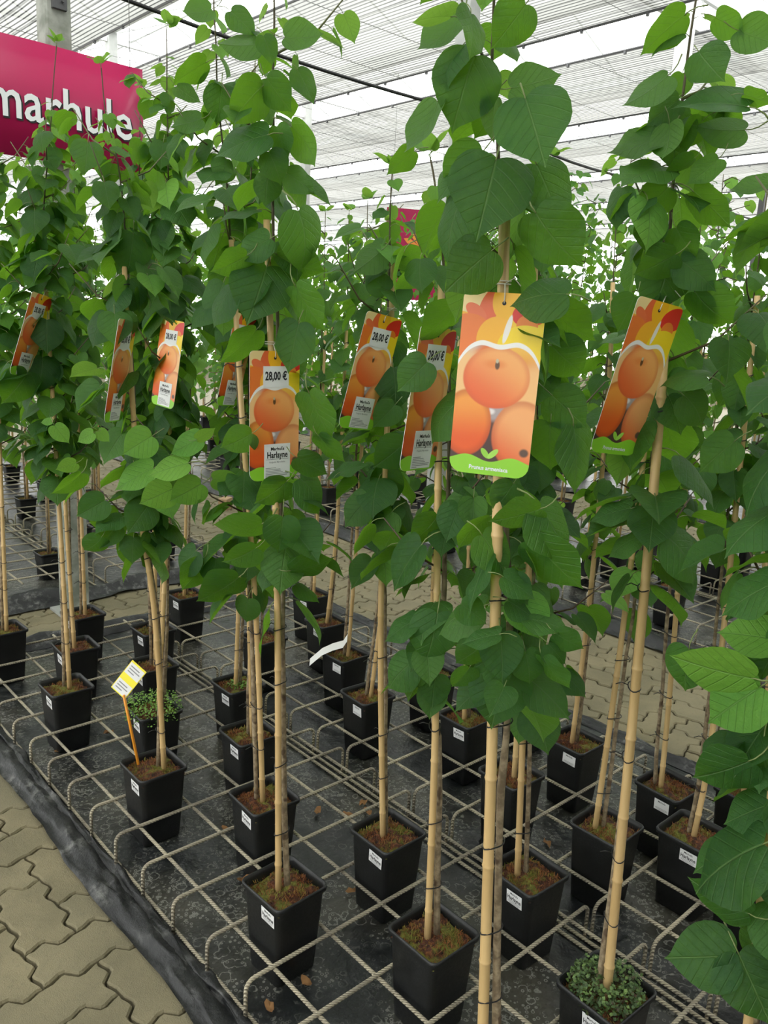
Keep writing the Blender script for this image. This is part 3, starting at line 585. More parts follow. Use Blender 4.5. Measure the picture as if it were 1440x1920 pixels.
def fold(p0,p1,out,width,height,seed,step=.02):
    """creased, turned-up edge of the sheet from p0 to p1; out = outward direction"""
    p0=Vector(p0);p1=Vector(p1);d=p1-p0;L=d.length;d/=L;out=Vector(out);k=int(L/step);prof=12;V=[];F=[]
    for i in range(k+1):
        s=i/k*L; q=p0+d*s; wv=mnoise.noise((s*2.3,seed,0)); wid=width*(1+.45*wv); hh=height*(1+.6*mnoise.noise((s*3.1,seed,7)))
        for j in range(prof+1):
            t=j/prof
            lat=(-.35+1.35*t)*wid+.012*mnoise.noise((s*9,t*3,seed))
            z=.008+hh*(math.sin(math.pi*min(1,t*1.15))**1.3)*(1-.35*t)+.011*mnoise.noise((s*16+t*4,t*5,seed+3))*(1 if 0<j<prof else .2)
            if t>.55: z+=.018*max(0,mnoise.noise((s*5,t*2,seed+9)))
            V.append((q.x+out.x*lat,q.y+out.y*lat,max(z,.004)))
    for i in range(k):
        for j in range(prof): a=i*(prof+1)+j; F.append((a,a+1,a+prof+2,a+prof+1))
    return V,F
def film_bed(i,label,b,folds):
    V,F=sheet(*b,seed=i*3.7); o=link('plastic_ground_sheet',mesh('plastic_ground_sheet',V,F,[M['film']]),label=label,cat='plastic sheet')
    for s,(p0,p1,out,w,h) in enumerate(folds):
        V,F=fold(p0,p1,out,w,h,i*10+s); fo=link('folded_edge',mesh('folded_edge',V,F,[M['filmedge']]),o)
film_bed(0,'black plastic film under the near rack, with dried water rings and a ragged folded edge',BEDS[0],[((-.03,-1.6),(-.03,2.5),(-1,0),.062,.020),((.0,-1.6),(.0,2.4),(-1,0),.035,.016),((-.1,2.42),(1.8,2.42),(0,1),.10,.05),((1.77,-1.6),(1.77,2.44),(1,0),.05,.012)])
film_bed(1,'black plastic film beyond the paved aisle, its grey edge bunched along the aisle',BEDS[1],[((2.80,-2.2),(2.80,9.0),(-1,0),.10,.05)])
film_bed(2,'black plastic film of the bed behind the concrete post, edge rolled up',BEDS[2],[((-.9,3.0),(1.78,3.0),(0,-1),.12,.07),((1.76,2.98),(1.76,7.4),(1,0),.06,.03)])
film_bed(3,'black plastic film of the farthest bed under distant trees',BEDS[3],[((5.74,-2.2),(5.74,9.0),(-1,0),.08,.04)])
# ---------------------------------------------------------------- rebar racks
U=.16
def crossbar_mesh(w,h,r=.0048):
    mb=MB(); rc=.022; P=[(0,0,.004)]+[(0,0,h-rc)]
    for a in (22,45,68): P.append((rc-rc*math.cos(math.radians(a)),0,h-rc+rc*math.sin(math.radians(a))))
    P.append((rc,0,h)); P2=[(w-x,y,z) for x,y,z in P[::-1]]; mb.tube(P+P2,r,8); return mesh('cross_bar',mb.v,mb.f,[M['rebar']])
def longbar_mesh(L,r=.0046):
    mb=MB(); mb.tube([(0,0,0),(0,L/2,0),(0,L,0)],r,8); return mesh('long_bar',mb.v,mb.f,[M['rebar']])
CELLS=[]; TAKEN=[]
def rack(x0,y0,ncols,nrows,label,extra=0):
    CELLS.extend((x0+(.96+i)*U,y0+(j+.5)*U) for i in range(ncols-1) for j in range(nrows-1))
    w=(ncols-1+.92)*U; h=.098
    root=link('rebar_rack',None,label=label,cat='rack',loc=(x0,y0,.008))
    cm=crossbar_mesh(w,h); lm=longbar_mesh((nrows-1)*U+.12)
    for j in range(nrows): link('cross_bar',cm,root,loc=(0,j*U,0))
    for i in range(ncols): link('long_bar',lm,root,loc=(.46*U+i*U,-.06,h-.0093))
    for x in (0.009,w-.009): link('base_bar',lm,root,loc=(x,-.06,.006))
    if extra: link('base_bar',lm,root,loc=(w-.035,-.06,.006))
    return root
rack(0,-8*U,5,23,'welded rebar rack beside the ragged folded film edge, around the tagged apricot trees',1)
rack(4.975*U,-8*U-.08*U,5,23,'welded rebar rack next to the paved aisle, second panel over the near film')
rack(2.93,-1.9,5,26,'pale rebar rack beyond the aisle under the trees with orange stake')
rack(2.93,2.45,5,26,'pale rebar rack beyond the aisle, farther on past the wood block')
rack(.13,3.12,5,20,'rebar rack behind the concrete post with small mossy pots')
rack(.97,3.09,5,20,'rebar rack behind the concrete post, beside the far end of the aisle')
rack(-.72,3.14,5,20,'rebar rack behind the concrete post, farthest from the aisle')
rack(3.76,-1.9,5,26,'pale rebar rack beyond the aisle, back row under dense trees')
rack(3.76,2.45,5,26,'pale rebar rack beyond the aisle, back row past the wood block')
# ---------------------------------------------------------------- pots
def pot_meshes(side=.146,base=.110,H=.222,r=.016):
    mb=MB(); rg=[]
    for s,z in ((base-.012,0),(base,.004),(base+.5*(side-.012-base),.10),(side-.012,H-.016),(side-.010,H-.0145),(side,H-.012),(side+.001,H-.004),(side-.002,H),(side-.007,H-.001),(side-.012,H-.012),(side-.018,H-.06)):
        rg.append(rsq(s,r*(s/side),z,5))
    loft(mb,rg,0,cap0=True); body=mesh('pot',mb.v,mb.f,[M['pot']]); return body
POT=pot_meshes()
POTS=pot_meshes(.128,.098,.15,.014)
def soil_mesh(seed,s=.128,z0=.198,amp=.013):
    n=20;V=[];F=[]
    for j in range(n+1):
        for i in range(n+1):
            x=(i/n-.5)*s;y=(j/n-.5)*s; r=min(1,max(abs(x),abs(y))*2/s)
            V.append((x,y,z0+amp*(1-r*r)+.009*mnoise.noise((x*38,y*38,seed))+.005*mnoise.noise((x*110,y*110,seed+5))))
    for j in range(n):
        for i in range(n): a=j*(n+1)+i; F.append((a,a+1,a+n+2,a+n+1))
    return mesh('soil',V,F,[M['soil']])
SOIL=[soil_mesh(i*5.3) for i in range(4)]; SOILS=[soil_mesh(40+i,.11,.130,.008) for i in range(2)]
def tufts(seed,n=900,s=.122,z=.206,h=.0055,mat='moss',wid=.0010,spread=.8):
    rd=random.Random(seed); V=[];F=[]
    cl=[(rd.uniform(-.4,.4)*s,rd.uniform(-.4,.4)*s) for _ in range(9)]
    for q in range(n):
        if rd.random()<.6:
            c=rd.choice(cl); x=c[0]+rd.gauss(0,.011); y=c[1]+rd.gauss(0,.011)
        else: x=rd.uniform(-.5,.5)*s; y=rd.uniform(-.5,.5)*s
        x=max(-.47*s,min(.47*s,x)); y=max(-.47*s,min(.47*s,y)); a=rd.uniform(0,6.28); hh=h*rd.uniform(.5,1.5); zz=z+.006*(1-(2*max(abs(x),abs(y))/s)**2)-.003
        dx,dy=math.cos(a)*wid*rd.uniform(.6,1.5),math.sin(a)*wid; lx,ly=rd.uniform(-1,1)*hh*spread,rd.uniform(-1,1)*hh*spread
        b=len(V); V+=[(x-dx,y-dy,zz),(x+dx,y+dy,zz),(x+lx+dx*.5,y+ly+dy*.5,zz+hh),(x+lx-dx*.5,y+ly-dy*.5,zz+hh)]; F.append((b,b+1,b+2,b+3))
    return mesh('moss',V,F,[M[mat]],smooth=False)
MOSS=[tufts(i) for i in range(4)]; MOSSS=[tufts(50,160,.1,.137)]
def weed_mesh(seed,n,s,z,h,over,mat,lf=.006):
    rd=random.Random(seed); V=[];F=[]
    for q in range(n):
        a=rd.uniform(0,6.28); rr=s*math.sqrt(rd.random())*over; x,y=rr*math.cos(a),rr*math.sin(a); zz=z+h*rd.random()*(1-.45*rr/(s*over)); 
        if max(abs(x),abs(y))<.066 and zz<.2: zz=.2
        u=Vector((rd.uniform(-1,1),rd.uniform(-1,1),rd.uniform(-.3,.6))).normalized()*lf*rd.uniform(.6,1.3); w=u.cross(Vector((rd.uniform(-1,1),rd.uniform(-1,1),1))).normalized()*lf*.6
        c=Vector((x,y,zz)); b=len(V); V+=[c,c+u*.5+w,c+u*1.2,c+u*.5-w]; F.append((b,b+1,b+2,b+3))
    return mesh('weed',[tuple(q) for q in V],F,[M[mat]],smooth=False)
WEED={'T6':weed_mesh(1,1200,.066,.195,.085,1.4,'weed',.006),'T11':weed_mesh(2,1700,.075,.20,.065,.95,'weed2',.0068),'T8':weed_mesh(3,220,.045,.205,.02,.8,'weed',.007)}
# pot sticker (white, variety name) on the -x face near the front corner
def sticker_parts(root,tilt=0,y=-.028,name='Harlayne',face=0):
    s=.0065/.2; ang=math.atan((.146-.012-.110)/2/.21)
    W_,H_=.046,.033
    v=[(-W_/2,-H_/2,0),(W_/2,-H_/2,0),(W_/2,H_/2,0),(-W_/2,H_/2,0)]; v+=[(a,b,-.0006) for a,b,_ in v]
    key='stk'
    if key not in _tc: _tc[key]=mesh('sticker',v,[(0,1,2,3),(7,6,5,4),(0,4,5,1),(1,5,6,2),(2,6,7,3),(3,7,4,0)],[M['paper']],smooth=False)
    st=link('sticker',_tc[key],root)
    st['label']='white paper variety sticker'
    z=.183; off=.1345/2-(.205-z)*.06+.0022
    if face==0:   # faces -x
        m=Matrix(((0,0,-1),(-1,0,0),(0,1,0))).to_4x4()
        loc=(-off,y,z)
    else:         # faces -y
        m=Matrix(((1,0,0),(0,0,-1),(0,1,0))).to_4x4(); loc=(y,-off,z)
    m=m@Matrix.Rotation(ang,4,'X')@Matrix.Rotation(tilt,4,'Z'); m.translation=Vector(loc); st.matrix_local=m
    t=None if not name else link('lettering',text_mesh(name,.0145,M['ink'],.78,.0003,'CENTER'),st,loc=(0,-.005,.0004))
    t=link('lettering',text_mesh('Marhuľa',.007,M['ink'],1,.0001,'CENTER'),st); t.location=(0,.0085,.0004)
    ln=MB()
    for k,w in enumerate((.036,.038,.03)): ln.add([(-w/2,-.0085-k*.003,.0004),(w/2,-.0085-k*.003,.0004),(w/2,-.0075-k*.003,.0004),(-w/2,-.0075-k*.003,.0004)],[(0,1,2,3)])
    if 'stl' not in _tc: _tc['stl']=mesh('small_print',ln.v,ln.f,[M['grey']],smooth=False)
    link('small_print',_tc['stl'],st)
# ---------------------------------------------------------------- leaves
HALF=[(0,0),(.07,-.045),(.17,-.075),(.29,-.055),(.395,.02),(.465,.13),(.497,.26),(.492,.40),(.452,.53),(.38,.65),(.285,.76),(.185,.85),(.095,.92),(.038,.98),(0,1.055)]
def leaf_mesh(name,fold_,droop,curl,wavy,wscale=1.0,mat='leaf',seed=0,serr=.007,bend=0):
    rd=random.Random(seed); pts=smoothpts([(a,b,0) for a,b in HALF],2); k=len(pts)-1
    V=[];F=[];UV=[];cols=4; idx={}
    def shape(x,y):
        t=max(0,y); z=fold_*abs(x)*1.0-droop*t*t+curl*(x*x)*(1-.3*t)+wavy*math.sin(y*9+(2 if x>0 else 0))*abs(x)*.5
        yy=y-droop*droop*.45*t*t*t; xx=x+bend*t*t; return (xx*wscale,yy,z)
    for sgn in (1,-1):
        for i,q in enumerate(pts):
            s=1+(serr*2 if i%2 else -serr*0)*(1 if 2<i<k-2 else 0)
            my=max(0,min(1.04,i/k*1.04)); ey=q.y
            for j in range(cols+1):
                if j==0 and sgn==-1: idx[(sgn,i,0)]=idx[(1,i,0)]; continue
                t=j/cols; x=sgn*q.x*t*(s if j==cols else 1); y=my+(ey-my)*t**.8
                idx[(sgn,i,j)]=len(V); V.append(shape(x,y)); UV.append((.5+x,y))
    for sgn in (1,-1):
        for i in range(k):
            for j in range(cols):
                a,b,c,d=idx[(sgn,i,j)],idx[(sgn,i,j+1)],idx[(sgn,i+1,j+1)],idx[(sgn,i+1,j)]
                F.append((a,b,c,d) if sgn==1 else (a,d,c,b))
    mi=[0]*len(F); mb=MB(); mb.tube([(0,.01,-.004),(0,-.12,.01),(0,-.27,-.04),(0,-.42,-.16)],[.010,.012,.013,.017],5)
    b=len(V); V+=mb.v; UV+=[(0,0)]*len(mb.v); F+=[tuple(i+b for i in f) for f in mb.f]; mi+=[1]*len(mb.f)
    return mesh(name,V,F,[M[mat],M['petiole']],mi,True,UV)
PE=Vector((0,-.42,-.16))
LEAF=[leaf_mesh('leaf',.16,.18,-.45,.16,1,'leaf',1),leaf_mesh('leaf',.30,.25,-.35,.05,.95,'leaf',2,bend=.05),leaf_mesh('leaf',-.10,.35,-.45,.10,1.0,'leaf',3,bend=-.06),leaf_mesh('leaf',.45,.10,-.1,.12,.92,'leaf',4),leaf_mesh('leaf',.05,.5,-.6,.05,1.02,'leaf',5,bend=.1)]
YOUNG=[leaf_mesh('leaf',.25,.15,-.3,.06,.9,'young',6),leaf_mesh('leaf',.12,.3,-.4,.05,.98,'young',7)]
HEROM=[leaf_mesh('leaf',.14,.12,-.42,.14,1,'leaf',8,bend=.03),leaf_mesh('leaf',.24,.16,-.5,.16,1,'leaf',9,bend=.06),leaf_mesh('leaf',.02,.24,-.45,.2,1,'leaf',10,bend=-.07)]
HEROY=[leaf_mesh('leaf',.08,.08,-.2,.06,1,'young',11),leaf_mesh('leaf',.18,.12,-.25,.06,1,'young',12)]
def rot_from(y,nn):
    y=y.normalized(); nn=(nn-y*nn.dot(y)); 
    if nn.length<1e-4: nn=Vector((1,0,0))-y*y.x
    nn.normalize(); x=y.cross(nn); return Matrix((x,y,nn)).transposed()
def put_leaf(root,node,out,L,rd,young=False,drop=None):
    """leaf on a petiole starting at node and reaching outwards"""
    dr=rd.uniform(.15,1.25) if drop is None else drop
    y=(out*math.cos(dr)+Vector((0,0,-1))*math.sin(dr)+Vector((rd.uniform(-.3,.3),rd.uniform(-.3,.3),0))).normalized()
    nn=Vector((rd.uniform(-.45,.45),rd.uniform(-.45,.45),1))+out*.35*math.sin(dr)
    R=rot_from(y,nn); m=rd.choice(YOUNG if young else LEAF); S=L
    o=link('leaf',m,root); mt=R.to_4x4(); base=node-R@(PE*S); mt.translation=base-root.location; o.matrix_local=mt@Matrix.Scale(S,4); return o
# sight lines kept free of stray leaves in front of the hanging tags
CLEAR=[]
for k,(top,rot,pr) in TAGS.items():
    Mx=Euler(rot).to_matrix(); A=Vector(top); CLEAR+=[A-Mx.col[1]*.25*t for t in (0.05,.35,.65,.95)]
CL=Vector(CAM_LOC)
def blocked(p,rad=.085):
    for q in CLEAR:
        d=q-CL; L=d.length; d=d/L; t=(p-CL).dot(d)
        if .1<t<L and (p-CL-d*t).length<rad*t/L+.012: return True
    return False
# ---------------------------------------------------------------- trees
HERO_BY={}
for h in HERO: HERO_BY.setdefault(h[0],[]).append(h)
def bamboo_cane(root,pts,r0):
    P=smoothpts(pts,3); L=sum((b-a).length for a,b in zip(P,P[1:])); mb=MB(); fine=[];rad=[]
    s=0;nodes=[];nx=.1
    while nx<L-.02: nodes.append(nx); nx+=random.uniform(.13,.2)
    step=.012; k=int(L/step)
    def on(s):
        for a,b in zip(P,P[1:]):
            l=(b-a).length
            if s<=l: return a.lerp(b,s/l)
            s-=l
        return P[-1]
    ss=sorted(set([0,L]+[x+d for x in nodes for d in (-.006,-.002,0,.002,.006) if 0<x+d<L]+[L*i/8 for i in range(9)]))
    for s in ss:
        d=min([abs(s-x) for x in nodes] or [1]); fine.append(on(s)); rad.append(r0*(1-.18*s/L)*(1.16 if d<.001 else (1.09 if d<.003 else .98)))
    mb.tube([q-root.location for q in fine],rad,10); return mb.build('bamboo_cane',M['bamboo'],root),on,L
def make_tree(key,t,label,group=None,sticker=True,name='Harlayne',lsize=(.055,.095),cat='potted tree',far=False):
    rd=random.Random(hash(key)%1000 if False else sum(map(ord,key))*7)
    x,y=t['xy']; root=link('potted_apricot_tree',None,label=label,cat=cat,group=group,loc=(x,y,.008)); rz=rd.uniform(-.06,.06)
    pot=link('pot',POT,root,rot=(0,0,rz)); so=link('soil',SOIL[rd.randrange(4)],pot,rot=(0,0,rd.choice((0,1.5708,3.1416)))); link('moss',MOSS[rd.randrange(4)],pot,kind='stuff',rot=(0,0,rd.choice((0,1.5708,3.1416))))
    if key in WEED: link('weed',WEED[key],pot,kind='stuff')
    if sticker: sticker_parts(pot,rd.uniform(-.08,.08),rd.uniform(-.032,-.02),name)
    cane,on,L=bamboo_cane(root,t['cane'],.0095 if key in('T0','T11') else .0078)
    P=smoothpts(t['trunk'],4); k=len(P); mb=MB()
    rb=.0075 if key in ('T0','T1','T2','T11') else .0062
    PP=[Vector(q)+Vector((mnoise.noise((q.z*7,i*.2,sum(map(ord,key)))),mnoise.noise((q.z*7,5,sum(map(ord,key)))),0))*.005 for i,q in enumerate(P)]
    zt=P[-1].z; rads=[max(.0015,rb*(1-.78*min(1,(q.z-.18)/(zt-.18)))) * (1+.18*(1 if rd.random()<.12 else 0)) for q in PP]
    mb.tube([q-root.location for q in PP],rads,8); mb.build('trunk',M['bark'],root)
    # ties around cane and trunk
    zc=t['cane'][-1][2]
    for zz in [z for z in (.36,.52,.70,.88,1.05,1.22,1.38,1.52) if z<zc-.03]:
        zz+=rd.uniform(-.04,.04); a=poly_at(t['cane'],zz); b=poly_at([tuple(q) for q in PP],zz); c=(a+b)/2; h=(b-a); h.z=0
        if h.length>.055: b=a+h*(.02/h.length); c=(a+b)/2; h=b-a; h.z=0
        ln=h.length/2+.0105; e=h.normalized() if h.length>1e-5 else Vector((1,0,0)); f=Vector((-e.y,e.x,0)); mb=MB()
        pts=[c+e*math.cos(an)*ln+f*math.sin(an)*.0108+Vector((0,0,.002*math.sin(an*2)))-root.location for an in [i*2*math.pi/14 for i in range(15)]]
        mb.tube(pts,.0012,5,cap=False); tail=pts[3]; mb.tube([tail,tail+f*.012+Vector((0,0,.004)),tail+f*.02+e*.008-Vector((0,0,.004))],.001,5); mb.build('tie',M['tie'],root)
    z0,z1=t['z0'],t['z1']; n=t['n']; trunk=[tuple(q) for q in PP]
    # side twigs
    nt=max(5,n//7)
    for i in range(nt):
        z=z0+(z1-z0)*(i+rd.random())/nt*.93; N=poly_at(trunk,z); az=i*2.4+rd.uniform(-.4,.4); o=Vector((math.cos(az),math.sin(az),0)); ln=rd.uniform(.06,.19)
        pts=[N,N+o*ln*.5+Vector((0,0,ln*.25)),N+o*ln*.9+Vector((0,0,ln*.7))]
        if blocked(pts[2],.06) or blocked(pts[1],.06): continue
        mb=MB(); mb.tube([q-root.location for q in pts],[.0026,.002,.0012],5); br=mb.build('twig',M['stemtop'],root)
        for q in range(rd.randint(3,5)):
            s=(q+1)/5; B=pts[0].lerp(pts[1],s*2) if s<.5 else pts[1].lerp(pts[2],s*2-1); a2=az+rd.uniform(-1.4,1.4); o2=Vector((math.cos(a2),math.sin(a2),0)); Ls=rd.uniform(*lsize)*.9*(1-.5*max(0,(z-z0)/(z1-z0)-.7)/.3)
            if not blocked(B+o2*Ls*.9): put_leaf(root,B,o2,Ls,rd,young=rd.random()<.06+.25*(z>z1-.2))
    for i in range(n):
        z=z0+(z1-z0)*(i+rd.random())/n; N=poly_at(trunk,z); az=i*2.39996+rd.uniform(-.5,.5); o=Vector((math.cos(az),math.sin(az),0)); tp=(z-z0)/(z1-z0); Ls=rd.uniform(*lsize)*(1-.62*max(0,tp-.7)/.3)
        if not blocked(N+o*Ls*.9): put_leaf(root,N,o,Ls,rd,young=tp>.93 or rd.random()<.03)
    # leaves whose pose is read one by one
    for h in HERO_BY.get(key,()):
        _,hx,hy,hz,rx,ry,rz2,S,yg=h; o=link('leaf',rd.choice(HEROY if yg else HEROM+LEAF[:3]+LEAF[4:]),root); o.matrix_local=Matrix.Translation(Vector((hx,hy,hz))-root.location)@Euler((rx,ry,rz2)).to_matrix().to_4x4()@Matrix.Scale(S,4)
    # shoot tip
    tip=Vector(trunk[-1])
    for i in range(4):
        a=i*1.57+rd.random(); put_leaf(root,tip,Vector((math.cos(a),math.sin(a),.6)).normalized(),rd.uniform(.025,.045),rd,young=True,drop=-.3)
    return root
LAB={
'T0':'tall apricot tree on a thick yellow cane carrying the largest tag, without price',
'T1':'apricot tree tied to cane with the flat facing 28,00 € tag, at the rack edge',
'T2':'apricot tree with low leaf tuft and half-hidden tag, pot with two bare stems',
'T3':'apricot tree whose pot holds the yellow sign on an orange stake',
'T4':'apricot tree with bright low leaves, two canes, pot beside the yellow-sign pot',
'T5':'apricot tree by the rack edge whose rusty mossy soil bulges above its pot',
'T6':'apricot tree whose pot overflows with fluffy green weeds',
'T8':'apricot tree in pot with a small flat green weed, beside inner rack edge',
'T9':'apricot tree with single straight stem and tilted 28,00 € tag',
'T11':'apricot tree with yellow cane leaning outward, pot full of dark green moss weeds',
'T12':'apricot tree with very large drooping leaves, some bright yellow-green',
'T7':'apricot tree whose pot stands directly before the small flat green weed pot',
'T10':'apricot tree with two pale stems in pot behind the thick yellow cane',
'T13':'apricot tree standing behind the one with very large drooping leaves',
'T14':'apricot tree in rusty mossed pot just behind the bulging-soil pot',
'T15':'apricot tree in the outer far corner pot of the near rack',
'T16':'apricot tree in mossy pot two places behind the fluffy green weed pot',
'T17':'apricot tree in pot directly behind the fluffy green weed pot',
'T18':'apricot tree in mossy pot standing before the concrete post',
'P0':'fruit tree in the aisle-side rack pot hidden behind the thick yellow cane',
'P1':'single-stemmed fruit tree in pot with printed sticker, in front of the strip-label pot',
'P2':'fruit tree with dark greenish stem beside a bamboo cane in the aisle-side rack',
'P7':'fruit tree with grey stem and separate cane in pot behind the large drooping leaves',
'P9':'fruit tree whose stickered pot stands against the paved aisle, single tan cane',
'P10':'fruit tree with two dark forked stems in a mossy pot against the paved aisle',
'P8':'fruit tree in rusty-soiled pot standing beside the aisle behind the strip-label pot',
'P12':'fruit tree in rusty mossed pot at the far aisle corner of the rack',
'P5':'potted apricot tree with a white plastic strip label drooping over its pot',
}
GRP={'left':('young apricot tree in black pot on the near rack, partly hidden by other trees','apricot trees half hidden on the near rack'),
     'mid':('young fruit tree on bamboo cane in black pot on the rack beside the paved aisle','fruit trees on the aisle-side rack')}
ADJ={'T3':105,'T5':120,'T6':105,'T7':95,'T4':80,'T14':100,'T17':105,'T8':80,'T15':80,'T16':80,'T18':80}
for k,t in TREES.items():
    t['n']=ADJ.get(k,t['n'])
    if k in LAB: lab,grp=LAB[k],None
    elif k[0]=='T': lab,grp=GRP['left']
    else: lab,grp=GRP['mid']
    make_tree(k,t,lab,grp,sticker=(k not in('T2','P0','P2')),name='' if k in ('P1','P9','P10','P5') else 'Harlayne',lsize=(.06,.10) if k[0]=='T' else (.05,.085))
# ---------------------------------------------------------------- hanging picture tags
TW,TL=.113,.25
def tag_body():
    r=.009; ring=[]
    for cx,cy,a0 in ((TW/2-r,-r,0),(-TW/2+r,-r,90),(-TW/2+r*2,-TL+r*2,180),(TW/2-r*2,-TL+r*2,270)):
        rr=r if a0<180 else 2*r
        for i in range(6):
            a=math.radians(a0+90*i/5); ring.append((cx+rr*math.cos(a),cy+rr*math.sin(a)))
    # slight bow along the tag so that it is not a dead flat card
    V=[(x,y,.0004) for x,y in ring]+[(x,y,-.0004) for x,y in ring]; k=len(ring)
    F=[tuple(range(k)),tuple(range(2*k-1,k-1,-1))]+[(i,k+i,k+(i+1)%k,(i+1)%k) for i in range(k)]
    m=mesh('tag_card',V,F,[M['tag'],M['tagback']],[0,1]+[1]*k,False,[(x/TW+.5,1+y/TL) for x,y in ring]*2); return m
TAGM=tag_body()
def plate(w,h): return mesh('sticker',[(-w/2,-h/2,0),(w/2,-h/2,0),(w/2,h/2,0),(-w/2,h/2,0)]+[(-w/2,-h/2,-.0004),(w/2,-h/2,-.0004),(w/2,h/2,-.0004),(-w/2,h/2,-.0004)],[(0,1,2,3),(7,6,5,4),(0,4,5,1),(1,5,6,2),(2,6,7,3),(3,7,4,0)],[M['paper']],smooth=False)
PR,VR=plate(.058,.040),plate(.060,.068)
ln=MB()
for k_,w in enumerate((.024,.034,.036,.04,.053,.05,.015)): ln.add([(-.027,-.014-k_*.0030,.0003),(-.027+w,-.014-k_*.0030,.0003),(-.027+w,-.0128-k_*.0030,.0003),(-.027,-.0128-k_*.0030,.0003)],[(0,1,2,3)])
SMALL=mesh('small_print',ln.v,ln.f,[M['grey']],smooth=False)
ul=mesh('underline',[(-.026,.0035,.0003),(.026,.0035,.0003),(.026,.0041,.0003),(-.026,.0041,.0003)],[(0,1,2,3)],[M['ink']],smooth=False)
TLAB={'T0':'large apricot picture tag without price sticker, hanging on the thick yellow cane','T1':'upright apricot picture tag with readable 28,00 € price and Harlayne sticker','T9':'tilted apricot picture tag with fully visible 28,00 € price sticker',
'T2':'apricot picture tag crossed by a curling leaf that hides part of its stickers','T11':'slanted apricot picture tag without stickers on the outward-leaning cane','T3':'apricot picture tag turned nearly edge-on above the yellow sign pot','T6':'apricot picture tag mostly hidden by dark leaves behind the edge-on tag','T5':'small slanted apricot picture tag beside the magenta banner tree','T7':'apricot picture tag almost hidden behind leaves of the 28,00 € tag tree'}
for k,(top,rot,pr) in TAGS.items():
    g=link('plant_tag',None,label=TLAB[k],cat='plant tag',loc=top,rot=rot)
    c=link('tag_card',TAGM,g)
    hole=MB(); hole.tube([(0,-.0137,.0004),(0,-.0137,.0009)],.0028,12); hole.build('eyelet',M['ink'],g,smooth=False)
    if pr:
        s=link('price_sticker',PR,g,loc=(.002,-.049,.0011)); t=link('lettering',text_mesh('28,00 €',.0225,M['ink'],.70,.0007,'CENTER'),s,loc=(0,-.006,.0003))
        s=link('variety_sticker',VR,g,loc=(.006,-.213,.0011)); link('lettering',text_mesh('Harlayne',.0175,M['ink'],.76,.0004,'CENTER'),s,loc=(0,.0065,.0003)); link('lettering',text_mesh('Marhuľa',.0085,M['ink'],1.1,.0002,'CENTER'),s,loc=(0,.0215,.0003))
        link('lettering',text_mesh('Podpník: Myrobalan',.0046,M['grey'],1,.00004,'CENTER'),s,loc=(0,-.0035,.0003)); link('small_print',SMALL,s); link('underline',ul,s)
    else:
        link('lettering',text_mesh('Prunus armeniaca',.0082,M['letter'],.95,.00022,'CENTER'),g,loc=(0,-.243,.0009))
    Mi=(Matrix.Translation(top)@Euler(rot).to_matrix().to_4x4()).inverted(); A=Vector(top); cp=poly_at(TREES[k]['cane'],A.z+.012); ctop=TREES[k]['cane'][-1][2]
    if ctop<A.z+.012: cp=poly_at(TREES[k]['trunk'],A.z+.012)
    mb=MB(); e=(A-cp); e.z=0; e=e.normalized() if e.length>1e-4 else Vector((0,-1,0)); f=Vector((-e.y,e.x,0)); knot=cp+e*.012
    h=Vector((0,-.0137,.0012)); mb.tube([h,Vector((0,-.004,.002)),Mi@knot],.0009,5)
    for dz in (0,.004): mb.tube([Mi@(cp+Vector((0,0,dz))+(e*math.cos(a)+f*math.sin(a))*.0108) for a in [i*.5236 for i in range(13)]],.0009,5,cap=False)
    mb.tube([Mi@knot,Mi@(knot+f*.012+Vector((0,0,.008))),Mi@(knot+f*.022-Vector((0,0,.002)))],.0008,5); mb.build('cord',M['string'],g)
# ---------------------------------------------------------------- yellow stake sign, strip label, orange stake
g=link('yellow_plant_sign',None,label='yellow plastic sign with white stickers on an orange stake in the pot',cat='sign',loc=(.135,.925,.205))
mb=MB(); a=Vector((0,0,-.035)); b=Vector((-.065,-.04,.255)); mb.tube([a,a.lerp(b,.06),a.lerp(b,.5),b],[.001,.0042,.0042,.004],4); mb.build('stake',M['orange'],g)
nrm=Vector((-.75,-.62,.25)).normalized(); up=Vector((.42,-.36,.80)); up=(up-nrm*up.dot(nrm)).normalized(); sx=up.cross(nrm); Rm=Matrix((sx,up,nrm)).transposed().to_4x4(); Rm.translation=Vector((-.048,-.036,.295))
pl=MB(); pl.box(-.026,.026,-.048,.048,-.001,.001); po=pl.build('sign_plate',M['yellow'],g,smooth=False); po.matrix_local=Rm
for yy in (.026,-.028):
    q=MB(); q.box(-.024,.024,-.017,.017,0,.0005); s=q.build('sticker',M['paper'],po,smooth=False,loc=(0,yy,.0011)); q=MB()
    for i,w in enumerate((.03,.036,.022)): q.box(-.018,-.018+w,.007-i*.008,.010-i*.008,.0006,.0007)
    q.build('small_print',M['grey'],s,smooth=False)
mb=MB(); P=[Vector((1.094,1.163,.30)),Vector((1.08,1.17,.275)),Vector((1.05,1.195,.262)),Vector((1.02,1.222,.24)),Vector((.985,1.252,.195))]; w=Vector((.010,.010,.020)); V=[]
for q in P: V+=[q+w*.6,q-w*.6]
F=[(2*i,2*i+1,2*i+3,2*i+2) for i in range(len(P)-1)]; V2=[v+Vector((-.0006,-.0006,.0004)) for v in V]; nn=len(V)
mb.add(V+V2,F+[tuple(i+nn for i in f[::-1]) for f in F]); mb.build('strip_label',M['whiteplastic'],label='white plastic strip label hanging off a cane over a black pot',cat='plant label')
mb=MB(); mb.box(-.006,.006,-.002,.002,0,.42); o=mb.build('stake_label',M['orange'],smooth=False,label='bright orange plastic stake standing in a pot beyond the aisle',cat='plant label',loc=(3.72,1.28,.02)); o.rotation_euler=(.05,.03,-.7)
